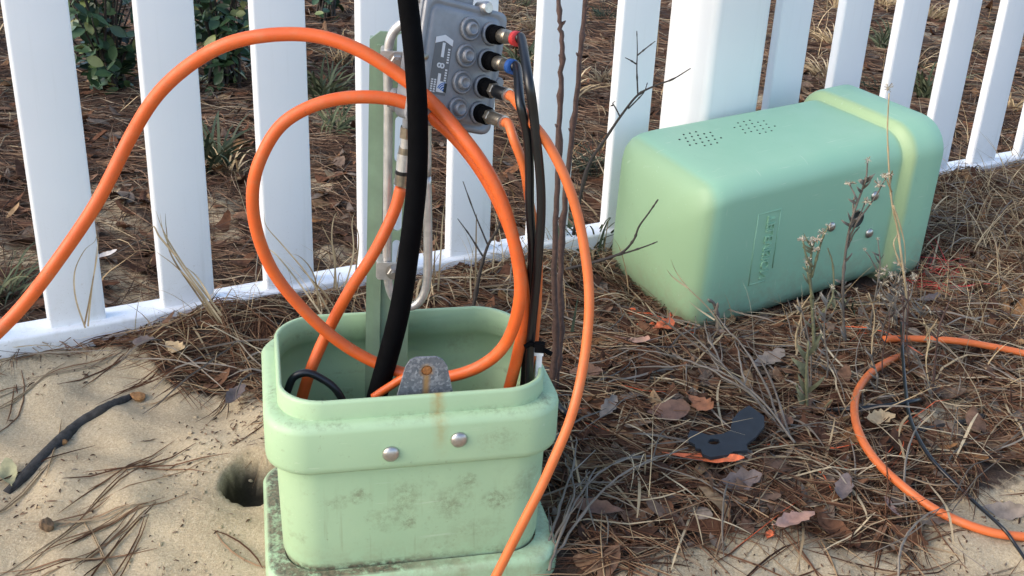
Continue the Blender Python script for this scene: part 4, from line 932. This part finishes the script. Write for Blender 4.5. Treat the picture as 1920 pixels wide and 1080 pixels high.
# grey stems fallen across the litter
for lab_, lines in (('spray of grey dry stems fallen across the litter above the black bracket', [[(1470, 810), (1400, 735), (1310, 685), (1230, 660), (1160, 655)], [(1455, 795), (1370, 700), (1290, 635), (1220, 585)], [(1465, 800), (1420, 690), (1350, 600), (1330, 575)], [(1490, 830), (1420, 745), (1330, 690), (1180, 690)], [(1440, 770), (1360, 690), (1320, 650), (1280, 615)], [(1480, 815), (1440, 700), (1400, 640)], [(1400, 735), (1390, 690), (1378, 640)], [(1370, 705), (1330, 640), (1320, 600)]]),
                   ('bundle of grey dry stems leaning low right of the pedestal', [[(1015, 1060), (1050, 950), (1075, 870), (1080, 820)], [(1030, 1070), (1060, 980), (1110, 900), (1190, 850)], [(1040, 1040), (1120, 930), (1200, 870), (1290, 840)], [(1025, 1040), (1075, 930), (1060, 860)]])):
    mb = MB(); o0 = None
    for i, l in enumerate(lines):
        k = len(l); P = [gp(x, y, 0.008 + 0.034 * math.sin(math.pi * (j + .4) / (k + .2))) for j, (x, y) in enumerate(l)]
        o0 = P[0] if o0 is None else o0
        Q = twig_mb(mb, P, 0.0017, 0.0007, 3, 6, 0, 6, 0.0007)
        for q in range(3, len(Q) - 2, 4):
            d = (Q[q] - Q[q - 1]); d /= np.linalg.norm(d); s = np.array([d[1], -d[0], random.uniform(-.2, .9)]) * random.choice((-1, 1))
            twig_mb(mb, [Q[q], Q[q] + (d * .8 + s * .5) * .012, Q[q] + (d + s * .45) * random.uniform(.02, .05)], .0010, .0005, 0, 5, 0, 3)
    plant('fallen_weed', lab_, 'dry weed', mb, M_GSTEM, o0)
# dry grass stalks by the fence one can tell apart
def stalks(name, label, Y, lines, w, cat='dry grass'):
    mb = MB(); b = None
    for l in lines:
        P = spline([py(x, y, Y + random.uniform(-.01, .01)) for x, y in l], 6); b = P[0] if b is None else b; strip(mb, P, w)
    plant(name, label, cat, mb, M_TAN, b)
stalks('dry_grass_clump', 'thick tan dry grass stem bent across the second picket from the left', 1.36, [[(450, 640), (400, 570), (350, 505), (318, 455), (303, 425), (292, 395)], [(445, 645), (385, 560), (335, 490), (308, 440), (300, 400)], [(440, 650), (370, 545), (330, 500), (290, 470)], [(440, 655), (375, 560), (322, 480), (312, 430), (310, 400)], [(395, 560), (370, 520), (345, 498)], [(330, 480), (300, 445), (285, 425), (262, 470)]], .0028)
stalks('dry_grass_clump', 'pair of dark curled grass blades against the leftmost picket in view', 1.30, [[(160, 615), (142, 560), (140, 510), (158, 470), (178, 452), (182, 430)], [(165, 612), (172, 540), (182, 480), (184, 440)], [(158, 612), (168, 560), (178, 500), (181, 462)]], .0022)
stalks('dry_grass_clump', 'loose tan dry grass in front of the third picket from the left', 1.42, [[(620, 590), (580, 520), (530, 460), (500, 425), (495, 400)], [(610, 600), (560, 530), (520, 480), (478, 440), (440, 330)], [(600, 600), (590, 520), (560, 480), (520, 476)], [(615, 560), (590, 530), (560, 500)]], .0024)
stalks('dry_grass_clump', 'tan dry stalks between the green post and the fence gap', 1.50, [[(632, 560), (628, 500), (622, 440), (630, 400), (655, 395)], [(640, 560), (662, 480), (660, 420), (665, 398)], [(625, 565), (628, 480), (612, 440), (602, 420)], [(660, 560), (668, 500), (672, 440), (655, 400)]], .0026)
stalks('dry_grass_clump', 'tan dry stalks behind the zinc rod and black trunk cable', 1.52, [[(820, 560), (826, 480), (830, 410), (835, 370)], [(812, 555), (815, 480), (822, 400)], [(890, 580), (892, 500), (893, 420), (894, 400)], [(885, 585), (882, 520), (888, 460)]], .0028)
stalks('dry_grass_clump', 'pale thin dry stalk crossing the nearest corner of the lid', 1.46, [[(1370, 640), (1330, 580), (1290, 540), (1268, 510), (1258, 486)], [(1340, 600), (1310, 580), (1292, 565)], [(1290, 540), (1262, 520), (1250, 505)]], .0024)
# grey green grass clump left of the lid
def tuft_mb(n, h, spread, w, seed, droop=1.0):
    rs = np.random.default_rng(seed); mb = MB()
    for i in range(n):
        a = rs.uniform(0, 6.28); L = h * rs.uniform(.5, 1.1); sp = spread * rs.uniform(.3, 1.1)
        bx, by = rs.normal(size=2) * .012
        P = [(bx + math.cos(a) * sp * t ** 1.5, by + math.sin(a) * sp * t ** 1.5, L * (t - droop * .45 * t ** 3) - 0.005) for t in np.linspace(0, 1, 7)]
        strip(mb, P, w * rs.uniform(.6, 1.2))
    return mb
for (x, y, h, s, nm_, lab_, n) in ((1105, 480, .13, .12, 'grass_clump', 'grey green grass clump between the arching orange cable and the lid', 34), (1590, 590, .08, .06, 'grass_clump', 'small green grass blades under the lid behind the asters', 14), (1180, 335, .07, .06, 'grass_clump', 'small grass clump at the foot of the picket left of the post', 12)):
    o = tuft_mb(n, h, s, .0045, x).build(nm_, M_GREEN, None); o.location = gp(x, y); tag(o, lab_, 'grass')
# a few green blades near the saplings
mb = MB()
for l in ([(1085, 700), (1072, 640), (1078, 590), (1084, 555)], [(1060, 690), (1085, 640), (1100, 605)], [(1050, 450), (1046, 430), (1040, 400)]):
    strip(mb, spline([py(x, y, 1.45) for x, y in l], 5), .007)
plant('grass_clump', 'few broad green blades just right of the sapling stems', 'grass', mb, M_GREEN, py(1085, 700, 1.45))
# clumps beyond the fence
tm = [tuft_mb(46, .16, .15, .006, 50 + k).build('grass_tuft', [M_GREEN, M_TAN, M_GREEN][k], None) for k in range(3)]
spots = [(400, 315), (432, 330), (628, 250), (610, 185), (1060, 190), (1110, 330), (1570, 20), (1650, 15), (1660, 95), (1720, 130), (1545, 150), (1640, 170), (1745, 40), (1565, 90), (1880, 60), (1900, 210), (960, 45), (985, 15), (975, 130), (1005, 60), (1132, 40), (1700, 60), (640, 120), (30, 160), (10, 560), (1130, 160), (1740, 185), (1810, 100)]
for i, (x, y) in enumerate(spots):
    k = i % 3 if x < 1500 else (1, 1, 0)[i % 3]
    o = tm[k] if tm[k].get('label') is None else tm[k].copy()
    if o is not tm[k]: C.objects.link(o)
    P = gp(x, y); o.location = (P[0], P[1], P[2] - .01); s = random.uniform(.7, 1.25); o.scale = (s, s, s * random.uniform(.7, 1.1)); o.rotation_euler = (0, 0, random.uniform(0, 6))
    tag(o, 'loose clump of %s grass growing in the pine straw beyond the fence' % ('dry tan' if k == 1 else 'grey green'), 'grass', 'grass clumps beyond the fence')
# shrub behind the left pickets
def shrub(label, cx, cyp, Y0, n, wx, h, seed):
    rs = np.random.default_rng(seed); base = gp(cx, cyp); root = empty('variegated_shrub', base); tag(root, label, 'shrub')
    st = MB(); lf = MB()
    tips = []
    for i in range(26):
        a = rs.uniform(0, 6.28); sp = wx * rs.uniform(.15, 1.0); hh = h * rs.uniform(.45, 1.05)
        P = spline([(rs.normal() * .02, rs.normal() * .02, -.01), (math.cos(a) * sp * .4, math.sin(a) * sp * .4, hh * .5), (math.cos(a) * sp, math.sin(a) * sp, hh)], 6)
        tube(st, P, [.0045, .003, .0012], 6); tips.append(P)
    v = []; f = []
    for i in range(n):
        P = tips[rs.integers(len(tips))]; t = rs.uniform(.12, 1); c = P[int(t * (len(P) - 1))] + rs.normal(size=3) * .03
        L = rs.uniform(.026, .052); W = L * rs.uniform(.5, .68); d = rs.normal(size=3); d[2] *= .5; d /= np.linalg.norm(d)
        nrm = np.array([rs.normal() * .5, rs.normal() * .5 - .3, 1.0]); s = np.cross(nrm, d); s /= np.linalg.norm(s); nn = np.cross(d, s)
        vv = []; ff = []
        prof = [(0, .05), (.2, .72), (.45, 1.0), (.7, .82), (.9, .4), (1, .03)]
        for (tt, ww) in prof:
            for q in (-1, 0, 1): vv.append(c + d * L * tt + s * q * W / 2 * ww + nn * (abs(q) * .12 * W - .22 * L * tt * tt))
        for k in range(5):
            for q in range(2): b = k * 3 + q; ff.append((b, b + 1, b + 4, b + 3))
        lf.add(vv, ff)
    st.build('stems', M_DTWIG, root); lf.build('foliage', M_SHRUB, root)
shrub('dark green variegated shrub between the first and second pickets, beyond the fence', 205, 165, 0, 420, .20, .42, 3)
shrub('lower variegated shrub with yellow edged leaves beyond the third picket', 420, 160, 0, 420, .17, .40, 4)
shrub('sparse dark shrub sprig at the top of the gap beyond the third picket', 610, 40, 0, 60, .14, .30, 6)

# ================================================================ LITTER (uncountable)
def ribbons(cx, cy, yaw, L, w, curv, lift, arch, tilt, K, sides):
    n = len(cx); t = np.linspace(-.5, .5, K)[None, :]
    c, s = np.cos(yaw)[:, None], np.sin(yaw)[:, None]
    side = curv[:, None] * L[:, None] * (t * t * 4 - .33)
    x = cx[:, None] + c * t * L[:, None] - s * side; y = cy[:, None] + s * t * L[:, None] + c * side
    z = height(x, y) + lift[:, None] + arch[:, None] * (1 - 4 * t * t) + tilt[:, None] * t * L[:, None]
    z = np.maximum(z, height(x, y) + 0.0006)
    tw = np.gradient(x, axis=1), np.gradient(y, axis=1); ln = np.sqrt(tw[0] ** 2 + tw[1] ** 2) + 1e-9
    px_, py_ = -tw[1] / ln, tw[0] / ln
    ww = w[:, None] * (1 - 0.7 * np.abs(t * 2) ** 3) / 2
    Lf = np.stack([x - px_ * ww, y - py_ * ww, z], -1); Rt = np.stack([x + px_ * ww, y + py_ * ww, z], -1)
    if sides == 2:
        V = np.stack([Lf, Rt], 2)
    else:
        V = np.stack([Lf, np.stack([x, y, z + ww * 1.3], -1), Rt], 2)
    m_ = V.shape[2]; V = V.reshape(-1, 3)
    base = (np.arange(n) * K * m_)[:, None, None]; k = np.arange(K - 1)[None, :, None] * m_; j = np.arange(m_ - 1)[None, None, :]
    a = base + k + j; F = np.stack([a, a + 1, a + m_ + 1, a + m_], -1).reshape(-1, 4)
    return V, F, (K - 1) * (m_ - 1)
def inside_obj(x, y):
    dx, dy = x - PED_C[0], y - PED_C[1]; lx = dx * math.cos(PED_YAW) + dy * math.sin(PED_YAW); ly = -dx * math.sin(PED_YAW) + dy * math.cos(PED_YAW)
    a = (np.abs(lx) < .165) & (np.abs(ly) < .125)
    dx, dy = x - CORG[0], y - CORG[1]; lx = dx * math.cos(CYAW) + dy * math.sin(CYAW); ly = -dx * math.sin(CYAW) + dy * math.cos(CYAW)
    X, Y = proj(np.stack([x, y, 0 * x + .02], -1)); a |= (((X - 1355) / 85) ** 2 + ((Y - 815) / 46) ** 2 < 1) & (rng.uniform(size=np.shape(x)) < .93)
    a |= (x - HOLE[0]) ** 2 + (y - HOLE[1]) ** 2 < .055 ** 2
    return a | ((lx > .0) & (lx < .47) & (ly > -.004) & (ly < .25))
def sample(n, xa, xb, ya, yb, dens, chunk=200000):
    X = np.empty(0); Y = np.empty(0)
    while len(X) < n:
        x = rng.uniform(xa, xb, chunk); y = rng.uniform(ya, yb, chunk); k = rng.uniform(size=chunk) < dens(x, y)
        X = np.r_[X, x[k]]; Y = np.r_[Y, y[k]]
    return X[:n], Y[:n]
def paint_mi(x, y, per):
    X, Y = proj(np.stack([x, y, 0 * x], -1)); mi = np.zeros(len(x), int)
    for (a, b, rx, ry, p, k) in ((1245, 600, 75, 45, .30, 1), (1330, 865, 60, 14, .3, 1), (1500, 870, 60, 35, .10, 1), (1180, 740, 60, 50, .10, 1), (1060, 780, 30, 40, .2, 1), (1240, 905, 80, 40, .06, 1), (1450, 985, 60, 40, .10, 1), (1690, 830, 40, 60, .22, 1), (1510, 930, 40, 60, .12, 1), (1765, 520, 42, 32, .65, 2), (1630, 640, 30, 20, .15, 1)):
        hit = ((X - a) / rx) ** 2 + ((Y - b) / ry) ** 2 < 1; hit &= rng.uniform(size=len(x)) < p * (.45 if k == 1 else .8); mi[hit] = k
    return np.repeat(mi, per)
front = lambda x, y: (fence_off(x, y) < .05)
# pine straw near: bundles of needles
def dens_near(x, y): return litter(x, y) ** 1.3 * front(x, y) * (~inside_obj(x, y))
cx, cy = sample(7400, -.75, 1.5, .72, 2.35, dens_near)
sx_, sy_ = sample(14, -.75, .9, .72, 1.25, lambda x, y: (litter(x, y) < .3) * (noise(x, y, 14, 3) > .2) * (~inside_obj(x, y)) * 1.0)
cx = np.r_[cx, sx_]; cy = np.r_[cy, sy_]
flow = 0.9 * noise(cx, cy, 4, 2) + R(20)
yaw0 = flow + rng.normal(size=len(cx)) * .9
drift = []                          # needles swept into lines across the sand
for (xa, ya, xb, yb, k) in ((0, 1060, 130, 1000, 9), (0, 990, 240, 930, 8), (60, 1075, 250, 1000, 6), (150, 1075, 275, 940, 9), (205, 1075, 265, 985, 7), (0, 905, 130, 840, 5), (100, 900, 395, 870, 7), (190, 930, 385, 880, 6), (0, 740, 110, 720, 5), (0, 708, 230, 700, 6), (60, 770, 260, 680, 5), (120, 830, 300, 690, 4), (160, 985, 215, 960, 12), (190, 920, 240, 880, 10), (0, 940, 60, 900, 6), (1020, 1060, 1200, 1035, 5), (1250, 1040, 1330, 1020, 4), (1400, 1060, 1600, 1030, 4), (1700, 1000, 1900, 1060, 5), (1500, 960, 1640, 1010, 6)):
    for _ in range(max(1, int(k * .3))):
        t = rng.uniform(.2, .8); jit = rng.normal(size=2) * 7; A_, B_2 = pz(xa, ya, 0), pz(xb, yb, 0); q = A_ + (B_2 - A_) * t
        drift.append((q[0] + rng.normal() * .008, q[1] + rng.normal() * .008, math.atan2(B_2[1] - A_[1], B_2[0] - A_[0]) + rng.normal() * .22))
drift = np.array(drift); cx = np.r_[cx, drift[:, 0]]; cy = np.r_[cy, drift[:, 1]]; yaw0 = np.r_[yaw0, drift[:, 2]]
ncx = np.repeat(cx, 3) + rng.normal(size=len(cx) * 3) * .003; ncy = np.repeat(cy, 3) + rng.normal(size=len(cx) * 3) * .003
nyaw = np.repeat(yaw0, 3) + rng.normal(size=len(cx) * 3) * .10
keep = (litter(ncx, ncy) > .3) | (np.arange(len(ncx)) % 3 < rng.integers(1, 3, len(ncx)))
lft0 = np.repeat(rng.uniform(0, 1, len(cx)) ** 2 * .016, 3)[keep]; ncx, ncy, nyaw = ncx[keep], ncy[keep], nyaw[keep]; n = len(ncx)
lf = lft0 + rng.uniform(0, .003, n); bare = litter(ncx, ncy) < .3; lf[bare] = rng.uniform(.0004, .003, bare.sum())
ar = rng.uniform(-.002, .005, n) * (~bare); ti = rng.normal(size=n) * .08 * (~bare)
V1, F1, per = ribbons(ncx, ncy, nyaw, rng.uniform(.06, .17, n), rng.uniform(.0009, .0017, n) * np.where(bare, 1.45, 1), rng.normal(size=n) * .05, lf, ar, ti, 6, 3)
o = mesh_np('pine_straw', V1, F1, [M_STRAW, M_PAINT, M_PAINTR], paint_mi(ncx, ncy, per)); tag(o, 'brown fallen pine needles covering the ground in front of the fence', 'pine straw', kind='stuff')
# pine straw beyond the fence, thinner with distance
def dens_far(x, y):
    d = np.hypot(x, y); return (fence_off(x, y) > .03) * litter(x, y) * np.clip((2.2 / d) ** 2.0, .05, 1)
cx, cy = sample(50000, -3.0, 5.5, 1.0, 8.0, dens_far); n = len(cx); d = np.hypot(cx, cy)
V1, F1, per = ribbons(cx, cy, 0.9 * noise(cx, cy, 3, 2) + rng.normal(size=n) * .9, rng.uniform(.08, .20, n), rng.uniform(.0012, .0024, n) * np.clip(d / 2.2, .8, 2.6), rng.normal(size=n) * .05, rng.uniform(0, 1, n) ** 2 * .016, rng.uniform(-.002, .007, n), rng.normal(size=n) * .08, 4, 3)
o = mesh_np('pine_straw', V1, F1, [M_STRAWF]); tag(o, 'old dull pine needles covering the ground beyond the fence', 'pine straw', kind='stuff')
# dead leaves
def leaves(cx, cy, L, W, lift, tiltm):
    n = len(cx); nt, ns = 8, 3
    t = np.linspace(0, 1, nt); lob = 1 - .28 * (1 + np.cos(t * 2 * np.pi * 3)) * .5
    prof = np.sin(np.pi * np.clip(t * .96 + .02, 0, 1)) ** .7
    shape = np.where(rng.uniform(size=n)[:, None] < .55, prof[None] * lob[None], prof[None])
    yaw = rng.uniform(0, 6.28, n); cu = rng.normal(size=n) * .5 + .3; cr = rng.normal(size=n) * .35
    X = (t[None, :, None] - .5) * L[:, None, None] + np.zeros((1, 1, ns)); S = np.array([-1, 0, 1.0])[None, None, :]
    Yl = S * (W[:, None, None] / 2) * shape[:, :, None]
    Z = cu[:, None, None] * L[:, None, None] * (t[None, :, None] - .45) ** 2 + np.abs(S) * cr[:, None, None] * W[:, None, None] * .5 * shape[:, :, None] + .08 * W[:, None, None] * np.sin(6 * t[None, :, None] + 3 * S + yaw[:, None, None])
    rx = rng.normal(size=n) * tiltm; ry = rng.normal(size=n) * tiltm
    Z = Z + Yl * np.tan(np.clip(rx, -1, 1))[:, None, None] + X * np.tan(np.clip(ry, -1, 1))[:, None, None]
    Z = Z - np.minimum(Z.min(axis=(1, 2)), 0)[:, None, None] * .7
    c, s = np.cos(yaw)[:, None, None], np.sin(yaw)[:, None, None]
    wx = cx[:, None, None] + c * X - s * Yl; wy = cy[:, None, None] + s * X + c * Yl
    wz = height(wx, wy) + lift[:, None, None] + Z
    V = np.stack([wx, wy, wz], -1).reshape(-1, 3)
    a = (np.arange(n) * nt * ns)[:, None, None] + np.arange(nt - 1)[None, :, None] * ns + np.arange(ns - 1)[None, None, :]
    return V, np.stack([a, a + 1, a + ns + 1, a + ns], -1).reshape(-1, 4), (nt - 1) * (ns - 1)
def dens_leaf(x, y):
    X, Y = proj(np.stack([x, y, 0 * x], -1))
    k = np.where(X < 560, .35, 1.0) * np.where((X > 980) & (X < 1600) & (Y > 540), 1.0, .6)
    return litter(x, y) ** 2 * front(x, y) * (~inside_obj(x, y)) * k
cx, cy = sample(5200, -.75, 1.5, .72, 2.35, dens_leaf); n = len(cx); L = .010 + .042 * rng.uniform(0, 1, n) ** 1.4
V1, F1, per = leaves(cx, cy, L, L * rng.uniform(.35, .62, n), rng.uniform(.0, .009, n), .15)
o = mesh_np('leaf_litter', V1, F1, [M_LEAF, M_PAINT, M_PAINTR], paint_mi(cx, cy, per) * np.repeat(L < .030, per), True); tag(o, 'dead brown and grey oak leaves mixed into the straw in front of the fence', 'leaf litter', kind='stuff')
cx, cy = sample(5200, -3, 5.5, 1.0, 8.0, lambda x, y: dens_far(x, y)); n = len(cx); L = rng.uniform(.018, .055, n)
V1, F1, per = leaves(cx, cy, L, L * rng.uniform(.35, .62, n), rng.uniform(.0, .012, n), .25)
o = mesh_np('leaf_litter', V1, F1, [M_LEAF], None, True); tag(o, 'dead leaves scattered on the ground beyond the fence', 'leaf litter', kind='stuff')
# flat dry grass blades and thin grey twigs lying in the litter
cx, cy = sample(900, -.75, 1.5, .72, 2.35, dens_near); n = len(cx)
V1, F1, per = ribbons(cx, cy, rng.uniform(0, 6.28, n), rng.uniform(.05, .19, n), rng.uniform(.0012, .0034, n), rng.normal(size=n) * .08, rng.uniform(.004, .018, n), rng.uniform(-.002, .010, n), rng.normal(size=n) * .12, 8, 2)
o = mesh_np('dry_grass', V1, F1, [M_TAN]); tag(o, 'flat tan dry grass blades lying over the pine straw', 'dry grass', kind='stuff')
cx, cy = sample(520, -.75, 1.5, .72, 2.35, dens_near); n = len(cx)
V1, F1, per = ribbons(cx, cy, rng.uniform(0, 6.28, n), rng.uniform(.04, .18, n), rng.uniform(.0012, .0032, n), rng.normal(size=n) * .08, rng.uniform(.004, .018, n), rng.uniform(-.002, .014, n), rng.normal(size=n) * .12, 8, 3)
o = mesh_np('twig_litter', V1, F1, [M_GSTEM]); tag(o, 'thin grey twigs lying in the litter', 'twigs', kind='stuff')
# crumbs of bark and needle bits on the sand
cx, cy = sample(4200, -.75, 1.1, .72, 1.5, lambda x, y: (litter(x, y) < .5) * np.clip(.45 + .5 * noise(x, y, 12, 6), .03, 1) * (~inside_obj(x, y))); n = len(cx)
V1, F1, per = ribbons(cx, cy, rng.uniform(0, 6.28, n), rng.uniform(.0015, .007, n) * np.where(rng.uniform(size=n) < .1, 3, 1), rng.uniform(.0008, .0024, n), rng.normal(size=n) * .08, rng.uniform(.0002, .0015, n), rng.uniform(0, .001, n), rng.normal(size=n) * .03, 4, 3)
o = mesh_np('bark_crumbs', V1, F1, [M_STRAWF]); tag(o, 'dark crumbs of bark and broken needles on the bare sand', 'bark crumbs', kind='stuff')
# little clods of sand
cx, cy = sample(1100, -.75, 1.2, .74, 1.5, lambda x, y: (litter(x, y) < .4) * np.clip(.25 + .5 * noise(x, y, 10, 2) + 2.0 * (np.hypot(x - HOLE[0], y - HOLE[1]) < .085) * (np.hypot(x - HOLE[0], y - HOLE[1]) > .042), .02, 1)); n = len(cx)
g_ = (1 + 5 ** .5) / 2
IV = np.array([(-1, g_, 0), (1, g_, 0), (-1, -g_, 0), (1, -g_, 0), (0, -1, g_), (0, 1, g_), (0, -1, -g_), (0, 1, -g_), (g_, 0, -1), (g_, 0, 1), (-g_, 0, -1), (-g_, 0, 1)]) / 1.9
IF = np.array([(0, 11, 5), (0, 5, 1), (0, 1, 7), (0, 7, 10), (0, 10, 11), (1, 5, 9), (5, 11, 4), (11, 10, 2), (10, 7, 6), (7, 1, 8), (3, 9, 4), (3, 4, 2), (3, 2, 6), (3, 6, 8), (3, 8, 9), (4, 9, 5), (2, 4, 11), (6, 2, 10), (8, 6, 7), (9, 8, 1)])
rr_ = .0008 + .0030 * rng.uniform(0, 1, n) ** 4
V1 = IV[None] * rr_[:, None, None] * rng.uniform(.65, 1.25, (n, 12, 1)) * rng.uniform(.7, 1.3, (n, 1, 3)); V1[:, :, 2] *= .7
V1 += np.stack([cx, cy, height(cx, cy) + rr_ * .15], -1)[:, None, :]
o = mesh_np('sand_clods', V1.reshape(-1, 3), (IF[None] + 12 * np.arange(n)[:, None, None]).reshape(-1, 3), [M_GROUND], None, True); tag(o, 'small crumbs and clods of loose sand', 'sand', kind='stuff')
# standing and arching dry grass stalks
def grass(cx, cy, h, w, lean, K=7):
    n = len(cx); t = np.linspace(0, 1, K)[None]; a = rng.uniform(0, 6.28, n)[:, None]
    hx = lean[:, None] * h[:, None] * t ** 1.6; z = h[:, None] * (t - .35 * np.clip(lean[:, None], 0, 1.6) * t ** 2.4) * np.cos(np.clip(lean[:, None] - .6, 0, 1))
    x = cx[:, None] + np.cos(a) * hx; y = cy[:, None] + np.sin(a) * hx; z = np.maximum(z, .002) + height(x, y) * .999
    b = rng.uniform(0, 6.28, n)[:, None]; ww = w[:, None] * (1 - .85 * t ** 2) / 2
    V = np.stack([np.stack([x - np.cos(b) * ww, y - np.sin(b) * ww, z], -1), np.stack([x + np.cos(b) * ww, y + np.sin(b) * ww, z], -1)], 2).reshape(-1, 3)
    k = (np.arange(n) * K * 2)[:, None] + np.arange(K - 1)[None] * 2
    return V, np.stack([k, k + 1, k + 3, k + 2], -1).reshape(-1, 4)
def dens_g(x, y):
    fo = fence_off(x, y); X, Y = proj(np.stack([x, y, 0 * x], -1))
    k = np.exp(-((fo + .07) / .07) ** 2) * np.where(X < 250, .25, 1) + .9 * sstep(1650, 1800, X) * (fo > -.75) * sstep(720, 560, Y) + .10
    return np.clip(k, 0, 1) * (litter(x, y) > .6) * (fo < .0) * (~inside_obj(x, y))
cx, cy = sample(2600, -.72, 1.6, .9, 2.5, dens_g); n = len(cx)
V1, F1 = grass(cx, cy, rng.uniform(.03, .13, n), rng.uniform(.0008, .0022, n), rng.uniform(.3, 1.7, n))
o = mesh_np('dry_grass', V1, F1, [M_TAN]); tag(o, 'tan dry grass stalks arching out of the straw along the fence', 'dry grass', kind='stuff')
cx, cy = sample(2600, -3, 5.5, 1.0, 8.0, lambda x, y: dens_far(x, y) * np.clip(.3 + .6 * noise(x, y, 2.5, 5), .03, 1)); n = len(cx)
V1, F1 = grass(cx, cy, rng.uniform(.03, .15, n), rng.uniform(.0015, .0040, n), rng.uniform(.3, 2.4, n))
o = mesh_np('dry_grass', V1, F1, [M_TAN]); tag(o, 'dry grass stalks scattered on the ground beyond the fence', 'dry grass', kind='stuff')
